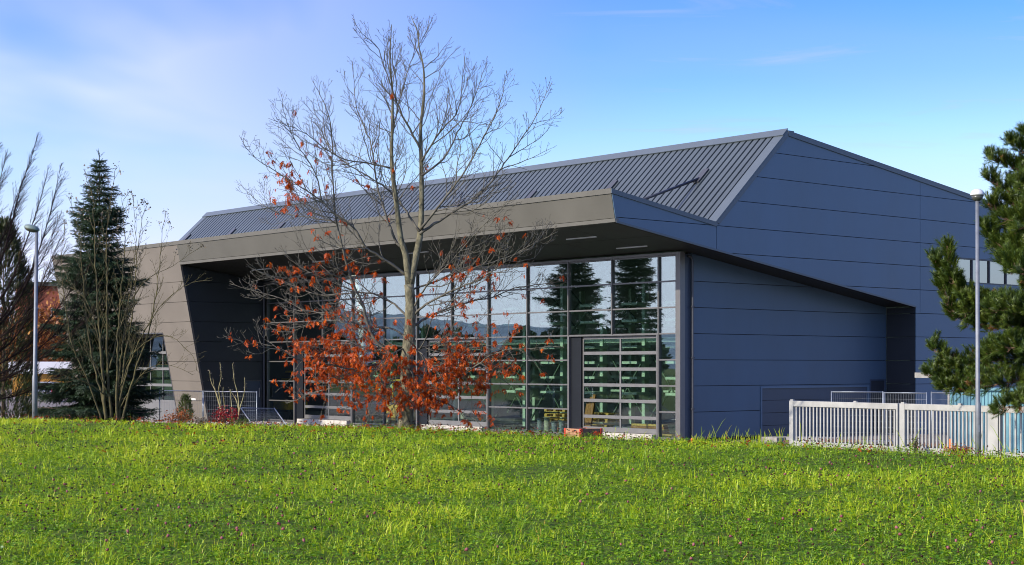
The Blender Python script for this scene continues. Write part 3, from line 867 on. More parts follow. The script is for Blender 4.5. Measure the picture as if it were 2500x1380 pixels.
MB().tube([(-.12, UE - .07, 0.0), (-.12, UE - .07, 6.9)], [.05, .05], 10).build('downpipe', M['frame_dark'], hall)
# far end and back walls
def ring(z0): return None
endp = [(lean(0) + .2, 0), (26, 0), (26, rz(26) - .3), (RIDGE_S, RIDGE_Z - .3), (VAL_S, VAL_Z - .3), (lean(8.6) + .2, 8.6)]
MB().prism(endp, lambda s, z, d_: (s, UW - .2 + d_, z), 0, 0.19).build('end_wall', M['taupe'], hall)
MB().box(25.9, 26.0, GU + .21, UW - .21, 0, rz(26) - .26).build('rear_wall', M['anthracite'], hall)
MB().box(0.0, 26, 0.3, UW - .3, -0.05, 0.02).build('hall_floor', M['floor'], hall)
MB().box(14.5, 14.7, 0.3, UW - .3, 0.03, 9.6).build('inner_wall', M['inner'], hall)

# glass front --------------------------------------------------------------
MB().box(-.10, .155, -.005, .215, 0, 7.0).build('corner_post', M['frame'], hall)
MB().box(-.12, .10, -.03, UE - .02, 6.953, 7.04).build('head_beam', M['frame'], hall)
TZ = [6.95 - .975 * k for k in range(8)]       # 6.95 ... 0.125
def bay(u0, u1, zs):
    """a framed window of the glass front between u0 and u1, with its horizontal bars at zs (top to bottom)"""
    fr = MB(); hw = .030
    fr.box(-.085, .07, u0 + .002, u0 + hw, zs[-1] - .05, zs[0]); fr.box(-.085, .07, u1 - hw, u1 - .002, zs[-1] - .05, zs[0])
    for k, z in enumerate(zs):
        fr.box(-.06, .06, u0 + hw + .001, u1 - hw - .001, z - (.05 if k == 0 else .028), z - (0 if k == 0 else -.028))
    o = fr.build('window', M['frame'], hall)
    MB().box(-.010, .010, u0 + .02, u1 - .02, zs[-1], zs[0] - .02).build('glass', M['glass'], o)
    return o
UB = [0.22] + [1.15 + 2.5 * k for k in range(12)]
bay(UB[0], UB[1], TZ)
for k in range(1, 12):
    u0 = UB[k]; u1 = UB[k + 1]
    is_door = ((k - 1) // 2) % 2 == 0
    bay(u0, u1, TZ[:4] if is_door else TZ)
    if not is_door:
        MB().box(-.09, .06, u0, u1, 0.0, 0.074).build('base_rail', M['frame'], hall)
    else:
        pass
MB().box(-.09, .06, .22, 1.15, 0.0, 0.074).build('base_rail', M['frame'], hall)
for du in (1.15, 11.15, 21.15):
    # door header, jambs, dark side panel and threshold
    u0, u1 = du, du + 5.0
    lintel = MB().box(-.10, .10, u0, u1, 3.985, 4.02)
    lintel.box(-.10, .12, u0 + .002, u0 + .085, 0.0, 3.983); lintel.box(-.10, .12, u1 - .085, u1 - .002, 0.0, 3.983)
    do = MB()
    dl0, dl1 = u0 + .09, u0 + 4.33
    rails = [3.93, 3.32, 2.70, 2.08, 1.47, .84]
    do.box(.10, .15, dl0, dl0 + .06, .26, 3.98); do.box(.10, .15, dl1 - .06, dl1, .26, 3.98)
    um = (dl0 + dl1) / 2
    do.box(.105, .145, um - .04, um + .04, .44, 3.87)
    for z in rails: do.box(.085, .16, dl0 + .061, dl1 - .061, z - .062, z + (.045 if z > 3.9 else .062))
    do.box(.085, .16, dl0 + .061, dl1 - .061, .26, .44)
    dobj = do.build('sectional_door', M['door_rail'], hall)
    MB().box(.12, .132, dl0 + .05, dl1 - .05, .42, 3.9).build('glass', M['glass'], dobj)
    lintel.build('frame', M['frame'], dobj)
    MB().box(.02, .12, dl1 + .005, u1 - .09, 0.0, 3.98).build('side_panel', M['pillar'], dobj)
    MB().box(-.32, .11, u0 + .1, u1 - .65, 0.0, .245).build('threshold', M['concrete'], dobj)

HM = hall.matrix_basis.copy()
def hp(s, u_, z): return HM @ Vector((s, u_, z))
HR = math.atan2(S_AX[1], S_AX[0])

# ------------------------------------------------------------------ inside the hall
def rack(u0):
    t = empty('storage_rack', hp(4.0, u0, 0.02), HR, 'pale green cantilever rack post with short arms behind the glass', 'storage rack', 'cantilever racks inside the hall')
    MB().box(-.13, .13, -.085, .085, 0, 6.4).build('post', M['rack'], t)
    MB().box(-.7, .7, -.10, .10, 0.0, .10).build('base', M['rack_dark'], t)
    for z in (1.62, 2.26, 2.89, 3.54, 4.6, 5.3):
        MB().box(-.95, -.135, -.45, .45, z, z + .10).build('arm', M['rack'], t)
    MB().box(-.05, .05, .09, 2.45, 3.78, 3.98).build('beam', M['rack'], t)
    b = MB()
    b.bar((0.25, .1, .4), (0.25, 2.45, 3.4), .07, .05); b.bar((0.25, 2.45, .4), (0.25, .1, 3.4), .07, .05)
    b.bar((0.25, .1, 4.1), (0.25, 2.45, 6.2), .07, .05); b.bar((0.25, 2.45, 4.1), (0.25, .1, 6.2), .07, .05)
    b.build('brace', M['rack_dark'], t)
    return t
r0 = rack(3.35)
for k in range(1, 9):
    c = copy_tree(r0); c.location = hp(4.0, 3.35 + 2.51 * k, 0.02)

for k in range(6):
    c = copy_tree(r0); c.location = hp(9.5, 2.0 + 3.4 * k, 0.02); c['label'] = 'pale green cantilever rack post deep inside the hall, second row'; c['group'] = 'second row of racks'
def pallet(s, u_, z, rz_=0.0, label='', first=None):
    t = empty('wooden_pallet', hp(s, u_, z), HR + rz_, label, 'pallet', 'wooden pallets inside the hall')
    d_ = MB()
    for k in range(5): d_.box(-.6, .6, -.4 + k * .1625, -.4 + k * .1625 + .13, .122, .144)
    for y in (-.4, -.07, .26): d_.box(-.6, .6, y, y + .14, 0, .022)
    for x in (-.6, -.07, .46): d_.box(x, x + .14, -.4, .4, .1005, .1215)
    d_.build('deck', M['pine_wood'], t)
    for x in (-.6, -.07, .46):
        b = MB()
        for y in (-.4, -.07, .26): b.box(x, x + .14, y, y + .14, .0225, .1)
        b.build('block', M['pine_wood'], t)
    return t
for k in range(5):
    pallet(1.9, 8.73, .03 + k * .22, R(90) + 0.03 * (k - 2), 'light wooden pallet stacked upright pile left of the right-hand glass door')
for k in range(4):
    pallet(2.5, 6.75, .03 + k * .24, R(90) + 0.05 * (k - 2), 'light wooden pallet in low pile behind the glass door nearest the corner')
def timber(name, a, b, w_, h_, mt, label, cat, group=None):
    o = MB().bar(a, b, w_, h_).build(name, mt, None, bevel=.004)
    return tag(o, label, cat, group)
for k in range(4):
    timber('timber_plank', hp(1.5 + .02 * k, 2.2 + .05 * k, .24 + .09 * k), hp(1.55, 4.2 - .04 * k, .24 + .09 * k), .26, .08, M['pine_wood'] if k % 2 else M['brown_wood'],
           'honey coloured timber plank lying behind the glass door', 'plank', 'planks lying behind the glass door')
for k in range(3):
    timber('timber_plank', hp(1.35, 6.45 + .17 * k, .1), hp(1.75, 6.52 + .17 * k, 1.65 - .1 * k), .13, .10, M['brown_wood'],
           'brown board standing upright behind the glass door', 'plank', 'boards standing behind the glass door')
timber('steel_profile', hp(.95, 2.9, .30), hp(1.0, 4.6, .42), .12, .10, M['plate'], 'pale metal profile lying in front of the planks behind glass', 'metal profile')
timber('timber_block', hp(.9, 1.05, .16), hp(.9, 1.75, .16), .3, .12, M['pine_wood'], 'yellow wood block behind the narrow corner pane', 'wood block')
for k, (s, u_, hgt, mm, lab) in enumerate(((1.2, 9.28, .62, 'drum', 'dark grey pedestal tube standing left of the pallet pile'), (1.2, 8.84, .66, 'drum_pale', 'pale cream pedestal tube standing between two grey tubes'),
                                          (1.0, 8.16, .5, 'drum', 'short grey tube in front of the pallet pile'), (1.0, 7.70, .55, 'drum', 'grey blue tube at right end of the pallet pile'), (1.2, 14.4, .7, 'drum_pale', 'pale pedestal tube behind the middle glass door'))):
    o = MB().lathe([(.13, 0), (.15, .02), (.12, .05), (.12, hgt - .05), (.15, hgt - .02), (.15, hgt)], 14, Matrix.Translation(hp(s, u_, .03))).build('pedestal_tube', M[mm], None, smooth=False)
    tag(o, lab, 'pedestal')
# yellow machine behind the oak trunk
t = empty('yellow_machine', hp(2.2, 20.3, .03), HR, 'yellow wheeled machine standing behind the oak trunk inside the hall', 'machine')
MB().box(-.5, .5, -.95, .75, .22, 1.05).build('body', M['yellow'], t, bevel=.04)
mb = MB(); mb.box(-.45, -.38, -.9, -.83, 1.055, 2.1); mb.box(-.45, -.38, .1, .17, 1.055, 2.1); mb.box(.38, .45, -.9, -.83, 1.055, 2.1); mb.box(.38, .45, .1, .17, 1.055, 2.1); mb.box(-.48, .48, -.93, .2, 2.105, 2.16)
mb.build('cab_frame', M['yellow'], t)
for x in (-.55, .45):
    for y in (-.55, .45):
        wv = MB().lathe([(.12, -.0), (.26, .0), (.28, .03), (.28, .13), (.26, .16), (.12, .16)], 18, Matrix.Translation((x - .03, y, .28)) @ Matrix.Rotation(R(90), 4, 'Y')).build('wheel', M['rubber'], t)
        MB().lathe([(.02, -.01), (.17, -.01), (.17, .17), (.02, .17)], 16, Matrix.Translation((x - .03, y, .28)) @ Matrix.Rotation(R(90), 4, 'Y')).build('rim', M['drum_pale'], wv)
# yellow crane-like bench at the far left bay
t = empty('yellow_workbench', hp(2.0, 29.7, .03), HR, 'yellow steel workbench with beam arms in the leftmost glass bay', 'workbench')
MB().box(-.6, .6, -.7, .7, .55, .95).build('top', M['yellow'], t, bevel=.02)
MB().box(-.1, .1, -.8, .75, 2.0, 2.16).build('beam', M['yellow'], t)
MB().box(-.08, .08, -.6, .4, 2.45, 2.55).build('rail', M['yellow'], t)
MB().box(.3, .45, -.09, .09, .955, 2.7).build('post', M['yellow'], t)
for x in (-.5, .4):
    for y in (-.6, .5): MB().box(x, x + .1, y, y + .1, 0, .545).build('leg', M['frame_dark'], t)

# ------------------------------------------------------------------ fences
def fence_panel(a, b, w_left, w_right, nbars, label):
    """white barred panel between ground points a and b"""
    a, b = Vector(a), Vector(b); L = (b - a).length
    t = empty('white_fence_panel', a, math.atan2(b.y - a.y, b.x - a.x), label, 'fence panel', 'white barred fence panels')
    H = 1.23
    MB().box(0.003, w_left, -.05, .05, 0, H).build('end_post', M['white_steel'], t, bevel=.006)
    MB().box(L - w_right, L - .003, -.05, .05, 0, H).build('end_post', M['white_steel'], t, bevel=.006)
    MB().box(w_left + .001, L - w_right - .001, -.045, .045, H - .15, H - .002).build('top_rail', M['white_steel'], t, bevel=.006)
    MB().box(w_left + .001, L - w_right - .001, -.045, .045, .03, .17).build('bottom_rail', M['white_steel'], t, bevel=.006)
    x0, x1 = w_left + .02, L - w_right - .02
    st = (x1 - x0) / nbars
    pro = None
    for k in range(nbars):
        if pro is None:
            pro = MB().box(-.022, .022, -.014, .014, .1705, H - .1505).build('bar', M['white_steel'], t)
            o = pro
        else:
            o = pro.copy(); C.objects.link(o); o.parent = t
        o.location = (x0 + st * (k + .5), 0, 0)
    for x in (w_left * .5, L * .62):
        MB().box(x - .05, x + .05, -.03, .03, H + .001, H + .035).build('cap', M['white_steel'], t)
    return t
FA = Vector((7.42, 42.7, -.64)); FB = Vector((11.63, 36.4, -.64))
def fpt(l): return FA + (FB - FA) * l
fence_panel(fpt(0), fpt(.505), .15, .06, 28, 'long white barred fence panel at the free left end of the white fence')
fence_panel(fpt(.512), fpt(.909), .17, .30, 22, 'white barred fence panel directly behind the tall lamp post')
fence_panel(fpt(.912), fpt(1.42), .04, .12, 24, 'white barred fence panel below the pine branches at the right edge')

def mesh_panel(a, b, height, label, tilt=None, mesh_mat=None, group='mesh site fence panels', n_v=26, foot=True):
    a, b = Vector(a), Vector(b); L = math.hypot(b.x - a.x, b.y - a.y)
    t = empty('mesh_fence_panel', a, math.atan2(b.y - a.y, b.x - a.x), label, 'mesh fence', group)
    if tilt is not None: t.rotation_euler = (tilt, 0, math.atan2(b.y - a.y, b.x - a.x))
    dz = b.z - a.z
    f = MB(); r_ = .022
    f.tube([(0, 0, 0.0), (0, 0, height)], [r_] * 2, 8); f.tube([(L, 0, dz), (L, 0, dz + height)], [r_] * 2, 8)
    f.tube([(0, 0, height - .03), (L, 0, dz + height - .03)], [r_ * .9] * 2, 8); f.tube([(0, 0, .12), (L, 0, dz + .12)], [r_ * .8] * 2, 8)
    f.build('frame', M['galv'], t, smooth=True)
    g = MB()
    for k in range(1, n_v):
        x = L * k / n_v
        g.bar((x, 0, dz * k / n_v + .12), (x, 0, dz * k / n_v + height - .05), .0032)
    for k in range(1, 9):
        z = .12 + (height - .17) * k / 9
        g.bar((0, 0.005, z), (L, 0.005, z + dz), .0042)
    g.build('wire_mesh', M['galv'], t)
    if foot:
        for x, z in ((0, 0), (L, dz)):
            MB().box(x - .35, x + .35, -.11, .11, z - .02, z + .10).build('foot', M['stone'], t, bevel=.02)
    return t
def on(x, y, Y, zoff=0.0):
    v = px(x, y, Y); v.z = g1(v.x, v.y) + zoff; return v
a = on(390, 0, 68.5); b = on(495, 0, 66.5)
mesh_panel(a, b, 1.80, 'galvanised mesh fence panel in front of the taupe wing')
c = on(627, 0, 64.5)
b2 = Vector(b) + (c - b).normalized() * .05
mesh_panel(b2, c, 1.80, 'upright galvanised mesh fence panel behind the two bare saplings', foot=True)
lp0 = px(632, 1046, 60.0); lp1 = px(716, 1043, 60.8)
t = mesh_panel(lp0, lp1, 1.95, 'tipped mesh fence panel leaning low in front of the glass', tilt=R(62), foot=False)
t.rotation_euler = (R(-61), R(2), math.atan2(lp1.y - lp0.y, lp1.x - lp0.x)); t.location.z = -1.02
a = on(2030, 0, 55.5); b = on(2155, 0, 55.0); c = on(2262, 0, 54.0)
mesh_panel(a, b, 1.95, 'mesh fence panel behind the long white panel, next to the garage door')
mesh_panel(b + (c - b).normalized() * .05, c, 1.93, 'mesh fence panel behind the white fence, in front of the dark recess')
mesh_panel(on(2274, 0, 54), on(2345, 0, 52.5), 1.95, 'mesh fence panel below the pine, beside the teal shed')
# low old railing far left
mesh_panel(on(96, 0, 92), on(150, 0, 92), 1.9, 'thin mesh fence panel in front of the parked silver car')

# ------------------------------------------------------------------ lamps
def ring_prof(): pass
p0 = on(2386, 0, 35.0)
t = empty('lamp_post', p0, 0, 'tall galvanised lamp post with pale dome head in front of the pine', 'street lamp')
hgt = px(2386, 480, 35).z - p0.z
MB().tube([(0.02, 0, -.3), (0.018, 0, 1.4), (0.012, 0, 1.45), (0, 0, hgt)], [.062, .060, .050, .040], 14).build('pole', M['galv_lamp'], t, smooth=True)
hd = MB().lathe([(.03, hgt + .02), (.148, hgt + .025), (.154, hgt + .04), (.148, hgt + .07), (.122, hgt + .12), (.075, hgt + .155), (.01, hgt + .17)], 22).build('lamp_head', M['lamp_white'], t, smooth=True)
MB().lathe([(.02, hgt - .10), (.055, hgt - .095), (.10, hgt - .06), (.138, hgt + .018), (.02, hgt + .019)], 22).build('bowl', M['lamp_bowl'], hd, smooth=True)
MB().box(.0, .03, -.074, -.068, .8, .95).build('inspection_hatch', M['galv'], t)

p0 = on(85, 0, 50.5)
t = empty('lamp_post', p0, 0, 'tall lamp post with tilted oval head between dark thuja and spruce', 'street lamp')
hgt = px(90, 562, 50.5).z - p0.z
MB().tube([(0, 0, -.3), (0.0, 0, 1.6), (0.005, 0, 1.65), (0.06, 0, hgt)], [.085, .08, .066, .05], 14).build('pole', M['galv_lamp'], t, smooth=True)
mm = Matrix.Translation((-.10, 0, hgt + .04)) @ Matrix.Rotation(R(14), 4, 'Y') @ Matrix.Diagonal((1.0, .62, 1, 1))
hd = MB().lathe([(.05, -.03), (.25, -.01), (.262, .01), (.23, .07), (.15, .115), (.02, .13)], 22, mm).build('lamp_head', M['lamp_green'], t, smooth=True)
MB().lathe([(.03, -.105), (.12, -.095), (.21, -.05), (.235, -.012), (.03, -.008)], 22, mm).build('bowl', M['lamp_bowl'], hd, smooth=True)

# ------------------------------------------------------------------ bee crate, marker, slabs and other small things
p0 = px(1424, 0, 35.8); p0.z = g1(p0.x, p0.y) + .0
t = empty('wooden_crate', p0, R(35), 'weathered wooden crate with red corners on the grass before the glass door', 'crate')
for (x0, x1, y0, y1, mm) in ((-.30, .30, -.30, -.277, 'crate_dark'), (-.30, .30, .277, .30, 'crate'), (-.30, -.277, -.276, .276, 'crate'), (.277, .30, -.276, .276, 'crate_dark')):  # sunny left sides paler, right sides darker: sun painted into the boards
    MB().box(x0, x1, y0, y1, 0, .27).build('side_board', M[mm], t, bevel=.004)
for sx in (-1, 1):
    for sy in (-1, 1):
        k = MB(); k.box(sx * .303 - .006, sx * .303 + .006, sy * .306 - .0 - (.05 if sy > 0 else 0), sy * .306 + (.05 if sy < 0 else 0), -.003, .275)
        k.box(sx * .296 - (.05 if sx > 0 else 0), sx * .296 + (.05 if sx < 0 else 0), sy * .303 - .006, sy * .303 + .006, -.003, .275)
        k.build('corner_strap', M['red'], t)
MB().box(-.276, .276, -.276, .276, .22, .24).build('lid', M['crate_dark'], t)
for x in (-.08, .04):
    MB().box(x, x + .03, -.308, -.301, .08, .20).build('vent', M['gap'], t)
for y in (-.14, .10):
    MB().box(-.308, -.301, y, y + .07, .225, .245).build('hand_slot', M['gap'], t)
pm = px(1691, 1084, 57.5)
o = MB().lathe([(.07, 0), (.07, .16), (.05, .2), (.01, .21)], 12, Matrix.Translation((pm.x, pm.y, -1.27))).build('orange_cap', M['orange'], None)
tag(o, 'small orange pipe cap on the ground by the downpipe', 'pipe cap')
p0 = px(1905, 1070, 57)
o = MB().box(-.55, .55, -.4, .4, 0, .22, Matrix.Translation((p0.x, p0.y, -1.22)) @ Matrix.Rotation(.6, 4, 'Z')).build('concrete_slab', M['stone'], None, bevel=.02)
tag(o, 'grey concrete slab lying left of the white fence by the wall', 'slab')
for k, (x, Y, L_, lab) in enumerate(((1985, 52, 1.7, 'long flat stack of grey boards lowest behind the long white fence panel'), (2075, 50.5, 1.9, 'brown slatted board stack in middle behind the long white fence panel'),
                                    (2165, 49, 1.6, 'short board stack behind the post of the white fence'), (2268, 47, 1.2, 'grey rubble board stack behind the second white fence panel'))):
    p0 = on(x, 0, Y)
    t = empty('board_stack', p0, R(-22 + 5 * k), lab, 'board stack')
    for j in range(4):
        MB().box(-L_ / 2 + .05 * (j % 2), L_ / 2 - .04 * (j % 3), -.4, .4, .03 + j * .13, .03 + j * .13 + .085).build('board', M['stone'] if (j + k) % 2 else M['crate_dark'], t, bevel=.008)
    b_ = MB()
    for j in range(4):
        for x_ in (-L_ * .35, L_ * .3): b_.box(x_, x_ + .1, -.38, .38, j * .13 - .015 if j else 0, j * .13 + .029)
    b_.build('spacer', M['brown_wood'], t)
p0 = on(2320, 0, 45.5)
o = MB().lathe([(.16, 0), (.16, .03), (.10, .05), (.05, .62), (.03, .66)], 14, Matrix.Translation(p0)).build('traffic_cone', M['orange'], None)
tag(o, 'orange cone seen through the white fence bars left of the lamp', 'cone')

# teal shed and bike shelter behind the pine
p0 = on(2420, 0, 50.0)
t = empty('teal_shed', p0, R(-20), 'pale teal corrugated metal shed behind pine and white fence', 'shed')
mb = MB()
nn = 34; W2 = 2.5; Hs = 2.05
prof = []
for k in range(nn):
    x = -1.25 + k * .105
    prof += [(x, 0), (x + .06, 0), (x + .07, .03), (x + .095, .03)]
vv, ff = [], []
for x, dth in prof: vv += [(x, -dth, .05), (x, -dth, Hs), (x, 1.9, .05), (x, 1.9, Hs)]
for k in range(len(prof) - 1):
    a_ = k * 4; ff += [(a_, a_ + 4, a_ + 5, a_ + 1), (a_ + 2, a_ + 3, a_ + 7, a_ + 6), (a_ + 1, a_ + 5, a_ + 7, a_ + 3)]
ff += [(0, 1, 3, 2), (len(vv) - 4, len(vv) - 2, len(vv) - 1, len(vv) - 3)]
mb.add(vv, ff).build('wall', M['teal'], t)
MB().box(-1.30, 2.40, -.12, 2.0, Hs + .003, Hs + .07).build('roof', M['teal'], t)
p0 = on(2355, 0, 58.0)
t = empty('bike_shelter', p0, R(12), 'flat roofed shelter with white edge and posts against the blue wall', 'shelter')
zt = px(0, 912, 58).z - p0.z
MB().box(-1.45, 2.2, -.9, .9, zt - .12, zt).build('roof', M['frame_dark'], t)
mb = MB(); mb.box(-1.50, 2.25, -.96, -.905, zt - .16, zt + .03); mb.box(-1.51, -1.455, -.9, .9, zt - .16, zt + .03); mb.build('roof_edge', M['white_steel'], t)
MB().box(-.98, -.78, -.7, -.6, 0, zt - .125).build('post', M['white_steel'], t)
MB().box(-.66, -.60, -.7, -.6, 0, zt - .125).build('post', M['white_steel'], t)
MB().box(1.8, 1.95, -.7, -.6, 0, zt - .125).build('post', M['white_steel'], t)
MB().box(-.59, 1.79, -.68, -.62, 1.28, 1.38).build('rail', M['white_steel'], t)

# ------------------------------------------------------------------ far left: car, low buildings
p0 = px(108, 0, 128); p0.z = g1(p0.x, p0.y)
t = empty('parked_car', p0, R(14), 'silver estate car seen from behind, parked beyond the mesh fence', 'car')
bd = MB()
sidep = [(-2.1, .35), (-2.15, .75), (-2.05, 1.0), (-1.75, 1.55), (.45, 1.58), (1.15, 1.02), (2.1, .86), (2.2, .55), (2.15, .33)]
bd.prism([(y, z) for y, z in sidep], lambda y, z, d_: (d_ * (1 - .12 * max(0, z - 1.0) / .58), y, z), -.9, .9)
bd.build('body', M['car'], t, bevel=.07)
MB().add([(-.68, -2.045, 1.05), (.68, -2.045, 1.05), (.60, -1.80, 1.50), (-.60, -1.80, 1.50)], [(0, 1, 2, 3)]).add([(-.68, -2.02, 1.03), (.68, -2.02, 1.03), (.60, -1.78, 1.48), (-.60, -1.78, 1.48)], [(3, 2, 1, 0)]).build('rear_window', M['car_glass'], t)
for sx in (-1, 1):
    MB().box(sx * .74 - .13, sx * .74 + .13, -2.18, -2.06, .72, 1.0).build('tail_light', M['tail'], t, bevel=.02)
    MB().prism([(-1.6, 1.05), (.95, 1.05), (.4, 1.48), (-1.5, 1.48)], lambda y, z, d_: (sx * (.895 - .10 * (z - 1.0) / .58) + d_, y, z), -.015, .02).build('side_window', M['car_glass'], t)
    for yy in (-1.35, 1.4):
        wv = MB().lathe([(.18, -.1), (.31, -.1), (.33, -.07), (.33, .07), (.31, .1), (.18, .1)], 18, Matrix.Translation((sx * .80, yy, .33)) @ Matrix.Rotation(R(90), 4, 'Y')).build('wheel', M['rubber'], t)
        MB().lathe([(.03, -.105), (.19, -.105), (.19, .105), (.03, .105)], 14, Matrix.Translation((sx * .80, yy, .33)) @ Matrix.Rotation(R(90), 4, 'Y')).build('rim', M['galv'], wv)
MB().box(-.88, .88, -2.22, -2.1, .36, .62).build('bumper', M['frame_dark'], t, bevel=.03)
MB().box(-.26, .26, -2.2, -2.14, .72, .84).build('number_plate', M['plate'], t)

p0 = px(150, 0, 152); p0.z = g1(p0.x, p0.y)
t = empty('storage_shed', p0, R(10), 'low ochre corrugated shed with white flat roof beyond the car', 'shed')
mb = MB()
for k in range(60): mb.box(-4.5 + k * .15, -4.5 + k * .15 + .09, -.04, 0.0, .3, 2.05)
mb.box(-4.5, 4.5, .001, 3, 0, 2.1)
mb.build('wall', M['yellow_sheet'], t)
MB().box(-4.8, 4.8, -.5, 3.3, 2.11, 3.25).build('roof', M['white_wall'], t, bevel=.03)
p0 = px(190, 0, 200); p0.z = g1(p0.x, p0.y)
t = empty('rust_red_building', p0, R(20), 'rust red flat roofed building behind the autumn trees', 'building')
zt = px(0, 700, 200).z - p0.z
MB().box(-7, 7, 0, 9, 0, zt).build('wall', M['brick_red'], t)
MB().box(-7.3, 7.3, -.3, 9.3, zt + .003, zt + .5).build('roof', M['taupe'], t)
for k in range(5):
    for lv in range(3):
        f_ = MB(); x_ = -5.8 + k * 2.6; z_ = 1.6 + lv * 3.4
        f_.box(x_, x_ + 1.3, -.05, -.003, z_, z_ + .08); f_.box(x_, x_ + 1.3, -.05, -.003, z_ + 1.6, z_ + 1.68); f_.box(x_, x_ + .08, -.05, -.003, z_ + .081, z_ + 1.599); f_.box(x_ + 1.22, x_ + 1.3, -.05, -.003, z_ + .081, z_ + 1.599)
        wv = f_.build('window', M['white_wall'], t)
        MB().box(x_ + .08, x_ + 1.22, -.03, -.01, z_ + .08, z_ + 1.6).build('pane', M['car_glass'], wv)

# ------------------------------------------------------------------ woody plants
def rperp(rng, t):
    v = Vector((rng.gauss(0, 1), rng.gauss(0, 1), rng.gauss(0, 1)))
    v -= t * v.dot(t)
    return v.normalized() if v.length > 1e-6 else rperp(rng, t)

def resample(pts, step):
    pts = [Vector(p) for p in pts]
    # Catmull-Rom through the traced points
    P_ = [pts[0] * 2 - pts[1]] + pts + [pts[-1] * 2 - pts[-2]]
    o = []
    for i in range(1, len(P_) - 2):
        a, b, c_, e_ = P_[i - 1], P_[i], P_[i + 1], P_[i + 2]
        n_ = max(1, int((c_ - b).length / step))
        for k in range(n_):
            t_ = k / n_
            o.append(0.5 * ((2 * b) + (c_ - a) * t_ + (2 * a - 5 * b + 4 * c_ - e_) * t_ ** 2 + (3 * b - a - 3 * c_ + e_) * t_ ** 3))
    o.append(pts[-1]); return o

def grow(rng, mb, pts, radii, levels, lv, nodes, bias):
    """side branches along pts; levels: list of dict(step, len, r, ang, sides, up, start)"""
    if lv >= len(levels): return
    L_ = levels[lv]
    dist = 0.0; nxt = L_['step'] * rng.uniform(.3, 1.0)
    total = sum((pts[i + 1] - pts[i]).length for i in range(len(pts) - 1))
    nxt += total * L_.get('start', 0.15)
    for i in range(len(pts) - 1):
        seg = pts[i + 1] - pts[i]; sl_ = seg.length
        while sl_ > 0 and dist + sl_ >= nxt:
            f = (nxt - dist) / sl_; p = pts[i] + seg * f; t_ = seg.normalized()
            q = nxt / total
            ln = min(L_['len'] * rng.uniform(.5, 1.25) * (1 - L_.get('taper', .45) * q), .09 * L_['len'] + .70 * (total - nxt))
            ang = R(L_['ang']) * rng.uniform(.65, 1.3)
            d_ = (t_ * math.cos(ang) + rperp(rng, t_) * math.sin(ang))
            d_ = (d_ + bias(p, rng) * L_.get('bias', .2)).normalized()
            r_par = radii[i] + (radii[i + 1] - radii[i]) * f
            r_ = min(L_['r'] * (ln / L_['len']) ** .5, r_par * .75)
            n_ = L_.get('seg', 4)
            q_ = [p]; rr = [r_]; cur = d_
            up = Vector((0, 0, 1)) * L_.get('up', .15)
            for k in range(n_):
                cur = (cur + up * rng.uniform(.3, 1.2) + rperp(rng, cur) * L_.get('wig', .2) * rng.uniform(.2, 1)).normalized()
                q_.append(q_[-1] + cur * ln / n_)
                rr.append(max(r_ * (1 - .75 * (k + 1) / n_), L_.get('rmin', .003)))
            mb.tube(q_, rr, L_.get('sides', 3), cap=False)
            nodes.append((lv, q_[-1], cur, q_[len(q_) // 2]))
            grow(rng, mb, q_, rr, levels, lv + 1, nodes, bias)
            nxt += L_['step'] * rng.uniform(.55, 1.5)
        dist += sl_

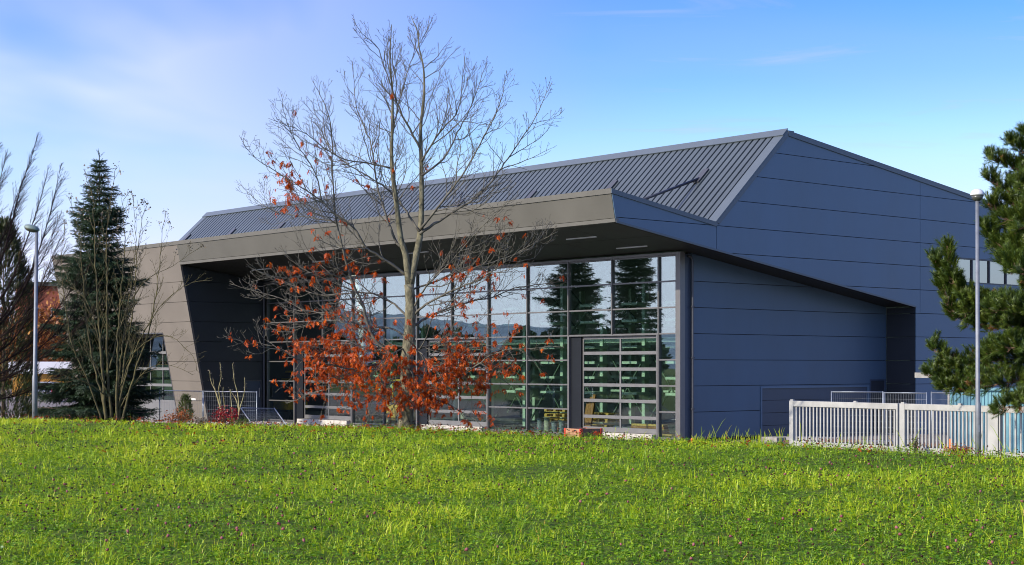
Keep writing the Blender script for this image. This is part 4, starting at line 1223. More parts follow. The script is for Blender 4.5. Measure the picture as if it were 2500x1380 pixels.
# --- the oak
OY = 39.0
OAK_TRUNK = [(990, 1062), (991, 1010), (993, 950), (995, 870), (1001, 800), (1002, 740), (999, 695)]
OAK_LEAD = [  # (points, depth change at tip, r0, r1)
    ([(999, 700), (990, 620), (979, 587), (966, 482), (958, 419), (956, 369), (958, 293), (958, 222), (952, 150), (956, 60)], -.3, .095, .008),
    ([(1001, 700), (1012, 640), (1025, 579), (1029, 503), (1029, 419), (1027, 314), (1033, 260), (1036, 213), (1033, 159), (1023, 117), (1021, 83), (1003, 38)], .6, .100, .007),
]
OAK_LIMB = [
    ([(1027, 365), (1000, 315), (975, 265), (955, 210), (930, 142), (916, 108), (882, 83), (861, 45)], -.8, .050, .006),
    ([(956, 369), (966, 285), (990, 195), (1008, 140), (1040, 80), (1057, 42)], 1.2, .035, .006),
    ([(1029, 394), (1071, 327), (1113, 281), (1125, 230), (1136, 130)], -1.0, .042, .006),
    ([(1030, 428), (1080, 390), (1117, 323), (1150, 260), (1189, 152)], 1.6, .045, .006),
    ([(1026, 560), (1092, 478), (1147, 398), (1180, 335), (1214, 272), (1231, 209), (1237, 172)], -1.4, .055, .006),
    ([(1024, 571), (1096, 524), (1172, 474), (1223, 411), (1273, 339), (1315, 272), (1342, 201)], .9, .062, .006),
    ([(1003, 779), (1020, 759), (1082, 720), (1151, 690), (1198, 665), (1241, 633), (1285, 604), (1362, 566)], -1.8, .050, .005),
    ([(1002, 800), (1020, 790), (1067, 763), (1140, 738), (1198, 727), (1252, 705), (1296, 698), (1390, 685)], 1.9, .055, .005),
    ([(996, 935), (1030, 950), (1075, 948), (1118, 919), (1151, 900), (1198, 868), (1249, 853), (1310, 850), (1370, 845)], -2.0, .055, .005),
    ([(996, 710), (1045, 694), (1104, 669), (1140, 658), (1220, 635), (1300, 600), (1345, 540)], 1.2, .042, .005),
    ([(993, 945), (1040, 965), (1090, 985), (1150, 1018), (1190, 1052)], -1.2, .035, .005),
    ([(994, 900), (1050, 880), (1110, 880), (1190, 905), (1260, 950)], 2.2, .040, .005),
    ([(993, 905), (977, 883), (933, 850), (904, 810), (883, 738), (864, 698), (850, 662), (836, 600), (819, 524), (811, 411), (806, 293), (764, 196)], -.9, .080, .006),
    ([(988, 610), (970, 596), (941, 524), (920, 449), (907, 356), (890, 314), (869, 255), (861, 150)], .8, .055, .006),
    ([(957, 412), (895, 398), (844, 390), (802, 369), (760, 335), (718, 314), (655, 289)], -1.0, .036, .005),
    ([(1024, 565), (970, 486), (920, 444), (844, 398), (800, 350), (785, 250)], 1.8, .045, .005),
    ([(998, 675), (984, 665), (941, 636), (893, 604), (869, 562), (810, 516), (785, 490), (747, 465), (709, 440), (659, 411), (613, 377), (584, 331)], -1.6, .062, .005),
    ([(785, 490), (773, 432), (752, 390), (718, 339), (693, 272), (687, 230)], -1.4, .028, .005),
    ([(860, 548), (780, 535), (689, 520), (634, 495), (586, 449)], 1.0, .030, .005),
    ([(999, 780), (973, 752), (922, 720), (861, 715), (780, 720), (700, 690), (615, 655)], 1.7, .045, .005),
    ([(994, 890), (940, 885), (863, 901), (822, 893), (737, 879), (689, 857), (640, 847), (545, 820)], -2.1, .048, .005),
    ([(914, 830), (850, 775), (748, 758), (683, 728), (617, 710), (561, 693)], .5, .040, .005),
    ([(864, 698), (783, 663), (704, 680), (643, 667), (609, 645)], -1.7, .028, .005),
    ([(994, 920), (930, 930), (850, 940), (780, 955), (700, 985)], 1.6, .040, .005),
    ([(993, 940), (950, 960), (890, 985), (830, 1000)], -1.5, .032, .005),
    ([(1000, 830), (950, 800), (880, 800), (800, 780), (720, 800), (650, 790)], 2.3, .040, .005),
    ([(994, 880), (985, 890), (968, 915), (950, 945), (940, 975)], -1.9, .030, .005),
    ([(995, 900), (1002, 905), (1012, 925), (1022, 955), (1025, 985)], -2.0, .030, .005),
    ([(994, 910), (992, 915), (988, 935), (990, 965), (985, 990)], -1.5, .026, .005),
    ([(996, 840), (1005, 845), (1030, 865), (1060, 900), (1090, 935)], -2.2, .034, .005),
    ([(993, 850), (975, 855), (945, 875), (915, 905), (890, 940)], -2.3, .034, .005),
    ([(993, 930), (960, 935), (915, 945), (870, 950), (815, 940), (760, 930)], .3, .034, .005),
    ([(994, 960), (960, 985), (930, 1000), (905, 1015)], 1.3, .026, .005),
    ([(995, 915), (1035, 920), (1085, 915), (1140, 925), (1200, 945)], .2, .034, .005),
    ([(995, 870), (1030, 850), (1080, 840), (1140, 850), (1210, 840), (1270, 810)], -.6, .036, .005),
    ([(996, 850), (960, 845), (910, 855), (850, 840), (790, 850), (720, 835)], -.5, .036, .005),
    ([(990, 960), (1000, 985), (1030, 1010), (1055, 1040)], -1.6, .024, .005),
    ([(1004, 760), (1040, 700), (1100, 640), (1170, 560), (1260, 480)], -2.0, .040, .005),
]
def oak():
    rng = random.Random(8)
    base = px(990, 1045, OY); base.z = g1(base.x, base.y)
    t = empty('oak_tree', base, 0, 'bare oak with rust orange leaves on its lower branches', 'tree')
    off = Vector(base)
    trunk = MB(); br = MB(); nodes = []
    def path(pts, dy, y0=0.0):
        n_ = len(pts); cum = [0.0]
        for a, b in zip(pts[:-1], pts[1:]): cum.append(cum[-1] + math.hypot(a[0] - b[0], a[1] - b[1]))
        return [px(x, y, OY + y0 + dy * (cum[i] / cum[-1]) ** 1.1) - off for i, (x, y) in enumerate(pts)]
    def bias(p, rg):
        ax = Vector((p.x, p.y, 0)); ax = ax.normalized() if ax.length > .1 else Vector((0, 0, 1))
        z = p.z
        return ax * .8 + Vector((0, 0, 1)) * (0.9 if z > 4.6 else (.25 if z > 2.5 else -.05))
    tp = resample(path(OAK_TRUNK, 0), .16)
    n_ = len(tp)
    rd = [.118 + .085 * (1 - i / (n_ - 1)) + .06 * max(0, 1 - i / (n_ * .14)) ** 2 + .006 * math.sin(i * 2.1) for i in range(n_)]
    trunk.tube(tp, rd, 14)
    lv = [dict(step=.185, len=1.75, r=.0150, ang=50, sides=4, up=.13, bias=.26, seg=9, wig=.34, start=.10, taper=.55),
          dict(step=.150, len=.62, r=.0078, ang=50, sides=3, up=.12, bias=.18, seg=5, wig=.36, start=.12, rmin=.0042),
          dict(step=.15, len=.20, r=.0050, ang=48, sides=3, up=.14, bias=.15, seg=3, wig=.3, start=.2, rmin=.0038)]
    for pts, dy, ra, rb in OAK_LEAD:
        q = resample(path(pts, dy), .16); m_ = len(q)
        rr = [ra + (rb - ra) * (i / (m_ - 1)) ** .8 for i in range(m_)]
        trunk.tube(q, rr, 10)
        grow(rng, br, q, rr, [dict(lv[0], start=.3)] + lv[1:], 0, nodes, bias)
    for pts, dy, ra, rb in OAK_LIMB:
        q = resample(path(pts, dy), .14); m_ = len(q)
        # small natural wobble
        q = [p + Vector((rng.gauss(0, .008), rng.gauss(0, .02), rng.gauss(0, .008))) if 0 < i < m_ - 1 else p for i, p in enumerate(q)]
        rr = [max(rb, (.70 * ra + (rb - .70 * ra) * (i / (m_ - 1)) ** .62)) for i in range(m_)]
        br.tube(q, rr, 7)
        grow(rng, br, q, rr, lv, 0, nodes, bias)
    trunk.build('trunk', M['bark'], t, smooth=True, recalc=False)
    br.build('branches', M['twig'], t, smooth=True, recalc=False)
    # leaves hang where the photograph still has them
    half = [(0, 0), (.12, .012), (.22, .05), (.27, .27), (.34, .06), (.44, .07), (.52, .42), (.57, .08), (.67, .07), (.76, .33), (.79, .06), (.88, .07), (1.0, 0.0)]
    TVl = [(x, y, -.18 * x * x + .10 * y) for x, y in half] + [(x, -y, -.18 * x * x + .10 * y) for x, y in half[1:-1]]
    nH = len(half)
    tris = []
    def fan(ids):   # ids in order along one side, fan over the midrib by short quads as triangles
        return ids
    mids = [(x, 0, -.18 * x * x) for x, y in half]
    TV = np.array([(x, y * .86, -.22 * x * x + .22 * y) for x, y in half] + [(x, -y * .86, -.22 * x * x + .22 * y) for x, y in half] + mids)
    TF = []
    for i in range(nH - 1):
        a, b, c_, e_ = i, i + 1, 2 * nH + i, 2 * nH + i + 1
        TF += [(c_, e_, b), (c_, b, a)]
        a2, b2_ = nH + i, nH + i + 1
        TF += [(c_, b2_, e_), (c_, a2, b2_)]
    TF = np.array(TF)
    def dens(x, y):
        g = lambda cx, cy, sx, sy: math.exp(-((x - cx) / sx) ** 2 - ((y - cy) / sy) ** 2)
        v = .85 * g(880, 900, 190, 85) + .35 * g(1020, 940, 110, 70) + .75 * g(1150, 930, 130, 85) + .6 * g(790, 830, 110, 70) + .5 * g(680, 870, 60, 40)
        v += .42 * g(840, 640, 150, 60) + .20 * g(980, 720, 220, 90) + .22 * g(1150, 740, 140, 90) + .5 * g(1230, 960, 90, 60) + .25 * g(1330, 870, 60, 50)
        v += 1.0 * g(700, 450, 36, 55) + .035 * g(760, 360, 90, 80) + .5 * g(1090, 1010, 80, 40) + .35 * g(740, 960, 60, 45) + .28 * g(985, 960, 70, 45) + .04 * g(880, 420, 150, 90)
        v += .04 * g(1240, 560, 120, 80) + .3 * g(1010, 860, 100, 60)
        return v
    P_, D_l, S_l, T_l = [], [], [], []
    for (lvl, tip, dr, midp) in nodes:
        if lvl == 0: cand = [tip, midp]
        else: cand = [tip]
        for p in cand:
            wpt = p + off
            X, Y_ = CX + wpt.x / wpt.y * FPX, HY - (wpt.z - EYE) / wpt.y * FPX
            pr = dens(X, Y_) * (.72 if lvl == 1 else (1.1 if lvl == 0 else .20))
            if rng.random() < pr:
                for _ in range(rng.choice((2, 3, 4, 5, 7, 9))):
                    dl = Vector((rng.gauss(0, .42), rng.gauss(0, .42), -1 + rng.gauss(0, .35))).normalized()
                    P_.append(p + Vector((rng.gauss(0, .02), rng.gauss(0, .02), rng.gauss(0, .02)))); D_l.append(dl)
                    S_l.append(rng.uniform(.095, .16)); T_l.append(min(1, max(0, rng.gauss(.5, .24))))
    P_ = np.array([tuple(p) for p in P_]); D_l = np.array([tuple(p) for p in D_l])
    rn = np.random.default_rng(4)
    V, F = stamp(TV, TF, P_, basis_from_dir(D_l, rn.uniform(0, 6.28, len(P_))), np.array(S_l))
    np_mesh('leaves', V, F, M['leaf'], t, {'tint': np.repeat(np.array(T_l), len(TV))})
    print('oak nodes', len(nodes), 'leaves', len(P_), 'branch faces', len(br.f))
    # fallen leaves round the foot of the tree and along the crest
    n2_ = 700
    fx = base.x + rn.normal(0, 4.6, n2_); fy = base.y + rn.normal(0, 3.2, n2_) - .2
    k2 = 250
    fx[:k2] = rn.uniform(-16, 7, k2); 
    # a band following the crest
    fy[:k2] = 38.6 - (fx[:k2] + 2.57) * np.where(fx[:k2] < -2.57, .62, 1.12) + rn.normal(-1.0, 1.6, k2)
    keep = (fy > 25) & (crest(fx, fy) < 4); fx, fy = fx[keep], fy[keep]; n2_ = len(fx)
    a_ = rn.uniform(0, 6.28, n2_)
    D_ = np.stack([np.cos(a_), np.sin(a_), rn.normal(0, .35, n2_)], -1)
    V, F = stamp(TV, TF, np.stack([fx, fy, gz(fx, fy) + rn.uniform(.05, .13, n2_)], -1), basis_from_dir(D_, rn.normal(0, .7, n2_)), rn.uniform(.09, .16, n2_))
    o = np_mesh('fallen_leaves', V, F, M['leaf'], attrs={'tint': np.repeat(rn.uniform(0, .45, n2_), len(TV))})
    tag(o, 'rust brown oak leaves fallen along the meadow edge', 'fallen leaves', kind='stuff')
oak()

# --- needles and sprays as templates
def bottlebrush(n_, ln, nl, w_, fwd, seed, flat=False):
    rn = np.random.default_rng(seed)
    V = []; F = []
    for k in range(n_):
        x = ln * (k + .5) / n_; a = rn.uniform(0, 2 * math.pi)
        if flat: a = rn.choice([0, math.pi]) + rn.normal(0, .5)
        d_ = np.array([fwd, math.cos(a), math.sin(a)]); d_ /= np.linalg.norm(d_)
        s_ = np.array([0, -math.sin(a), math.cos(a)]) * w_ / 2
        p = np.array([x, 0, 0]); l_ = nl * rn.uniform(.75, 1.1) * (1 - .25 * x / ln)
        b = len(V); V += [p - s_, p + s_, p + d_ * l_]; F.append((b, b + 1, b + 2))
    return np.array(V), np.array(F)

def conifer(name, base, height, rbase, label, mat_, seed, whorl=.30, nb=11, droop=.35, tint_hi=.6, spray=None, pointed=1.0, cones=0, z0=.12, jag=.22, group=None, cat='tree'):
    rng = random.Random(seed); rn = np.random.default_rng(seed)
    t = empty(name, base, 0, label, cat, group)
    tr = MB(); tr.tube([(0, 0, -.2), (0, 0, height * .5), (0, 0, height)], [.012 * height + .03, .008 * height, .01], 9)
    P_, D_, S_, T_, CP = [], [], [], [], []
    z = height * z0
    lim = MB()
    while z < height - .12:
        q = (z - height * z0) / (height * (1 - z0))
        Rz = rbase * (1 - q) ** pointed * rng.uniform(1 - jag, 1 + jag * .6) + .10
        k_n = max(4, int(nb * (1 - .5 * q)))
        a0 = rng.uniform(0, 6.28)
        for k in range(k_n):
            a = a0 + k * 2 * math.pi / k_n + rng.gauss(0, .16)
            L_ = Rz * rng.uniform(.55, 1.18)
            dr = droop * rng.uniform(.6, 1.3) * (1 - .9 * q)
            rise = .25 + .5 * q
            hd_ = Vector((math.cos(a), math.sin(a), 0)); sd = Vector((-math.sin(a), math.cos(a), 0))
            pts = []
            n_ = max(3, int(L_ / .16))
            for j in range(n_ + 1):
                f = j / n_
                zz = z + L_ * (-dr * f * 1.3 + dr * .85 * f * f + (rise * .5 * q * f))
                pts.append(hd_ * (L_ * f) + Vector((0, 0, zz)))
            lim.tube([pts[0], pts[len(pts) // 2], pts[-1]], [.018 + .004 * L_, .012, .004], 4, cap=False)
            for j in range(1, n_ + 1):
                f = j / n_
                p = pts[j]; tdir = (pts[j] - pts[j - 1]).normalized()
                wl_ = (.30 + .32 * math.sin(math.pi * min(1, f * .9 + .05))) * min(1, L_ / 1.0 + .35)
                for sg in (-1, 1):
                    for rep in range(2 if L_ > .6 else 1):
                        P_.append(p + sd * sg * rng.uniform(0, .06)); D_.append((tdir * rng.uniform(.5, 1.0) + sd * sg * rng.uniform(.5, 1.0) + Vector((0, 0, rng.uniform(-.45, .12)))).normalized())
                        S_.append(wl_ * rng.uniform(.7, 1.25)); T_.append(rng.uniform(.1, 1) * tint_hi * (.55 + .45 * f) + (.30 if (f > .8 and rng.random() < .5) else 0))
                P_.append(p); D_.append((tdir + Vector((0, 0, rng.uniform(-.1, .3)))).normalized()); S_.append(wl_ * .8); T_.append(rng.uniform(.3, 1) * tint_hi)
                for rep in range(2):
                    P_.append(p + sd * rng.gauss(0, .10)); D_.append((tdir * rng.uniform(.2, .8) + sd * rng.gauss(0, .5) + Vector((0, 0, -rng.uniform(.4, 1.0)))).normalized()); S_.append(wl_ * rng.uniform(.5, .9)); T_.append(rng.uniform(0, .8) * tint_hi)
                if cones and q > .30 and rng.random() < cones * f: CP.append(p + Vector((0, 0, -.07)))
        z += whorl * rng.uniform(.8, 1.2) * (1 - .35 * q)
    # leader
    for k in range(6):
        P_.append(Vector((0, 0, height - .1 + .04 * k))); D_.append(Vector((rng.gauss(0, .4), rng.gauss(0, .4), 1)).normalized()); S_.append(.3); T_.append(.4)
    tr.build('trunk', M['conifer_bark'], t, smooth=True, recalc=False)
    lim.build('branches', M['conifer_bark'], t, recalc=False)
    TV, TF = spray
    V, F = stamp(TV, TF, np.array([tuple(p) for p in P_]), basis_from_dir(np.array([tuple(p) for p in D_]), rn.uniform(0, 6.28, len(P_))), np.array(S_))
    np_mesh('crown', V, F, mat_, t, {'tint': np.repeat(np.clip(np.array(T_), 0, 1), len(TV))})
    if CP:
        tv, tf = ico(1); tv = tv * np.array([1, 1, 2.6])
        CPn = np.array([tuple(p) for p in CP]); m_ = len(CPn)
        V, F = stamp(tv, tf, CPn, basis_from_dir(np.tile([[1., 0, 0]], (m_, 1)) + rn.normal(0, .15, (m_, 3)), rn.uniform(0, .3, m_)), rn.uniform(.014, .022, m_))
        np_mesh('cones', V, F, M['cones'], t, {'tint': np.repeat(rn.uniform(0, 1, m_), len(tv))})
    return t

SPR = bottlebrush(26, 1.0, .23, .062, .9, 3)
b_ = px(243, 0, 66.0); b_.z = g1(b_.x, b_.y)
conifer('spruce_tree', b_, px(0, 385, 66).z - b_.z, 2.75, 'tall dark spruce with bluish drooping branches before the taupe wing', M['spruce'], 5, whorl=.34, nb=12, droop=.50, spray=SPR, pointed=1.0, cones=.12, z0=.07, tint_hi=.55, jag=.38)
# conifers out of the frame on the left, mirrored in the upper panes
for (X, Y, h_, r_, lab, sd) in ((-43.7, 68.4, 8.9, .50, 'slim pointed spruce mirrored in the upper glass panes', 31), (-29.6, 63.9, 13.6, 1.9, 'broad tall spruce mirrored in the upper glass panes', 32)):
    conifer('spruce_tree', (X, Y, g1(X, Y)), h_, r_, lab, M['spruce'], sd, whorl=.36, nb=10, droop=.4, spray=SPR, pointed=.8, z0=.08, tint_hi=.55)

# columnar thuja and small thuja
def thuja(name, base, height, rad, label, mat_, seed, n_, size, cat='tree', lo=0.0):
    rng = random.Random(seed); rn = np.random.default_rng(seed)
    t = empty(name, base, 0, label, cat)
    MB().tube([(0, 0, -.1), (0, 0, height * .9)], [.02 * height ** .5 + .02, .01], 8).build('trunk', M['conifer_bark'], t, recalc=False)
    P_, D_, S_, T_ = [], [], [], []
    lobes = [(rng.uniform(0, 6.28), rng.uniform(0, .85), rng.uniform(.75, 1.12)) for _ in range(26)]
    for k in range(n_):
        q = rng.random() ** .85; a = rng.uniform(0, 6.28)
        prof_ = (1 - q ** 2.6) ** .6 * (.75 + .25 * min(1, q * 5))
        lb = 1.0
        for la, lq, lf in lobes:
            dA = abs((a - la + math.pi) % (2 * math.pi) - math.pi)
            if dA < .5 and abs(q - lq) < .09: lb = lf
        r_ = rad * prof_ * lb * (1 - .45 * rng.random() ** 2.2)
        P_.append(Vector((math.cos(a) * r_, math.sin(a) * r_, lo + q * (height - lo))))
        D_.append(Vector((math.cos(a) * .55, math.sin(a) * .55, 1 + rng.gauss(0, .3))).normalized())
        S_.append(size * rng.uniform(.6, 1.3)); T_.append(min(1, max(0, rng.gauss(.42, .25))))
    TV, TF = bottlebrush(12, 1.0, .30, .11, 1.6, 9, flat=True)
    V, F = stamp(TV, TF, np.array([tuple(p) for p in P_]), basis_from_dir(np.array([tuple(p) for p in D_]), rn.uniform(0, 6.28, n_)), np.array(S_))
    np_mesh('crown', V, F, mat_, t, {'tint': np.repeat(np.array(T_), len(TV))})
    return t
b_ = px(8, 0, 57); b_.z = g1(b_.x, b_.y)
thuja('thuja_tree', b_, px(0, 550, 57).z - b_.z, 1.10, 'dark brown green columnar thuja at the left edge', M['thuja'], 6, 5200, .30)
b_ = px(453, 0, 52); b_.z = px(0, 1032, 52).z
thuja('thuja_bush', b_, .85, .22, 'small bright green conical thuja in front of the taupe wing', M['thuja_bright'], 7, 900, .11, 'bush')

# --- pine at the right edge
def pine():
    rng = random.Random(12); rn = np.random.default_rng(12)
    PY_ = 37.2
    base = px(2585, 0, PY_); base.z = g1(base.x, base.y)
    t = empty('pine_tree', base, 0, 'leafy green pine with spreading branches behind the lamp at the right edge', 'tree')
    off = Vector(base)
    tr = MB(); br = MB()
    ht = px(0, 285, PY_).z - base.z
    tr.tube([(0, 0, -.3), (.03, 0, ht * .3), (-.02, .03, ht * .6), (0, 0, ht)], [.17, .13, .08, .015], 12)
    P_, D_, S_, T_ = [], [], [], []
    def shoot(p, d_, s_, tint):
        P_.append(p); D_.append(d_); S_.append(s_); T_.append(tint)
    def limb(pts, r0_, dens_, spread):
        q = resample(pts, .10); m_ = len(q)
        br.tube(q, [max(.006, r0_ * (1 - .85 * i / (m_ - 1))) for i in range(m_)], 6, cap=False)
        for i in range(1, m_):
            f = i / (m_ - 1)
            if f < .18: continue
            td = (q[i] - q[i - 1]).normalized()
            for _ in range(dens_):
                if rng.random() > .92: continue
                d_ = (td * rng.uniform(.2, 1) + rperp(rng, td) * rng.uniform(.4, 1.1) + Vector((0, 0, rng.uniform(-.1, .9)))).normalized()
                L_ = spread * rng.uniform(.25, 1.0) * (1 - .45 * f)
                tip = q[i] + d_ * L_
                mid_ = q[i] + d_ * L_ * .5 + Vector((0, 0, -.04))
                br.tube([q[i], mid_, tip], [.010, .008, .005], 3, cap=False)
                n_ = max(1, int(L_ / .085))
                for j in range(n_):
                    g_ = (j + 1) / n_
                    pp = q[i] + d_ * L_ * g_
                    up = (d_ + Vector((0, 0, rng.uniform(.1, .9))) + rperp(rng, d_) * rng.uniform(0, .6)).normalized()
                    shoot(pp, up, rng.uniform(.75, 1.15), min(.9, max(0, rng.gauss(.50 + .18 * g_, .2))) if rng.random() > .035 else 1.0)
                for _q in range(2):
                    up = (d_ * .6 + Vector((0, 0, 1)) + rperp(rng, d_) * .5).normalized()
                    shoot(tip, up, rng.uniform(.9, 1.3), min(.9, max(0, rng.gauss(.68, .15))))
        up = ((q[-1] - q[-2]).normalized() + Vector((0, 0, .6))).normalized()
        for _ in range(5): shoot(q[-1], (up + rperp(rng, up) * rng.uniform(0, .6)).normalized(), 1.2, .7)
    def pp(lst): return [px(x, y, PY_ + dy) - off for x, y, dy in lst]
    lst = [
        ([(2585, 780, 0), (2480, 755, .2), (2400, 740, .4), (2335, 700, .5), (2312, 610, .5)], .05, 3, .26),
        ([(2480, 755, .2), (2390, 750, .6), (2320, 700, .8), (2285, 640, .8)], .03, 3, .30),
        ([(2430, 705, .4), (2370, 760, .6), (2325, 760, .8), (2300, 700, .8)], .03, 3, .30),
        ([(2585, 830, 0), (2470, 800, .4), (2380, 790, .8), (2330, 770, .9)], .04, 3, .32),
        ([(2585, 900, 0), (2480, 880, -.2), (2400, 880, .3), (2330, 900, .5), (2285, 850, .5)], .05, 3, .32),
        ([(2470, 885, -.2), (2390, 915, .2), (2320, 930, .5), (2275, 915, .5)], .03, 3, .28),
        ([(2585, 950, 0), (2500, 930, -.5), (2430, 940, -.4), (2360, 950, .3), (2310, 950, .4)], .04, 3, .28),
        ([(2585, 960, 0), (2530, 970, -1.4), (2480, 990, -1.5), (2440, 1000, -1.3)], .035, 3, .26),
        ([(2585, 640, 0), (2500, 620, -.4), (2440, 600, .3), (2415, 560, .4)], .05, 4, .38),
        ([(2585, 560, 0), (2510, 545, -.5), (2450, 530, .3), (2425, 500, .3)], .045, 4, .36),
        ([(2585, 500, 0), (2510, 480, .3), (2450, 460, .5), (2415, 440, .5)], .04, 3, .26),
        ([(2585, 450, 0), (2520, 430, .1), (2460, 400, .2), (2425, 385, .2)], .035, 3, .24),
        ([(2585, 420, 0), (2530, 395, -.1), (2490, 365, -.1), (2472, 350, -.1)], .03, 3, .20),
        ([(2585, 370, 0), (2545, 345, .2), (2520, 330, .2)], .025, 3, .20),
        ([(2585, 700, 0), (2520, 670, -1.2), (2480, 650, -1.0), (2455, 640, -.4)], .045, 4, .36),
        ([(2585, 800, 0), (2530, 770, -1.4), (2470, 750, -1.3), (2430, 760, -.8)], .045, 4, .34),
        ([(2585, 870, 0), (2530, 850, -1.2), (2470, 850, -1.2), (2420, 860, -.4)], .04, 4, .32),
        ([(2585, 740, 0), (2520, 760, .9), (2450, 770, 1.3), (2400, 780, 1.4)], .04, 4, .34),
        ([(2585, 600, 0), (2530, 590, 1.0), (2480, 600, 1.3), (2460, 620, 1.4)], .04, 4, .34),
        ([(2585, 500, 0), (2530, 470, -.8), (2490, 450, -.8)], .035, 3, .3),
    ]
    for l_, r_, de, sp in lst: limb(pp(l_), r_, de + 3, sp * 1.22)
    # inner branches that close the crown, and the leader
    for k in range(34):
        z = ht * rng.uniform(.26, .90); a = rng.uniform(1.7, 4.9); L_ = min(1.55, 1.75 * (1 - z / ht) ** .5 + .25) * rng.uniform(.6, 1.0)
        d_ = Vector((math.cos(a), math.sin(a), rng.uniform(0, .35)))
        limb([Vector((0, 0, z)), Vector((0, 0, z)) + d_ * L_ * .5, Vector((0, 0, z)) + d_ * L_ + Vector((0, 0, .2))], .03, 3, .30)
    limb([Vector((0, 0, ht * .80)), Vector((.02, 0, ht * .9)), Vector((0, 0, ht + .05))], .03, 4, .26)
    # the half of the crown that lies outside the frame
    for k in range(20):
        z = ht * rng.uniform(.25, .92); a = rng.uniform(-1.9, 1.4); L_ = 2.5 * (1 - z / ht) ** .6 + .5
        d_ = Vector((math.cos(a), math.sin(a), .12))
        limb([Vector((0, 0, z)), Vector((0, 0, z)) + d_ * L_ * .5, Vector((0, 0, z)) + d_ * L_ + Vector((0, 0, .35))], .04, 2, .34)
    tr.build('trunk', M['conifer_bark'], t, smooth=True, recalc=False)
    br.build('branches', M['conifer_bark'], t, recalc=False)
    TV, TF = bottlebrush(70, .20, .120, .0078, .8, 17)
    P2 = np.array([tuple(p) for p in P_])
    V, F = stamp(TV, TF, P2, basis_from_dir(np.array([tuple(p) for p in D_]), rn.uniform(0, 6.28, len(P_))), np.array(S_))
    np_mesh('crown', V, F, M['needle'], t, {'tint': np.repeat(np.array(T_), len(TV))})
    print('pine shoots', len(P_))
pine()

# --- multi stemmed bare tree at the left
def seeds(rng, tips, mat_, parent, size, n_each, name='dry_seed_tufts'):
    TV = np.array([(0, -.25, 0), (.5, -.5, .1), (1, 0, 0), (.5, .5, .1), (0, .25, 0)]); TF = np.array([(0, 1, 2), (0, 2, 4), (2, 3, 4)])
    P_, D_ = [], []
    for p in tips:
        for _ in range(n_each):
            P_.append(tuple(p + Vector((rng.gauss(0, size), rng.gauss(0, size), rng.gauss(0, size))))); D_.append((rng.gauss(0, 1), rng.gauss(0, 1), rng.gauss(-.3, .8)))
    rn = np.random.default_rng(3); m_ = len(P_)
    V, F = stamp(TV, TF, np.array(P_), basis_from_dir(np.array(D_), rn.uniform(0, 6.28, m_)), rn.uniform(.6, 1.4, m_) * size)
    return np_mesh(name, V, F, mat_, parent, {'tint': np.repeat(rn.uniform(0, 1, m_), len(TV))})

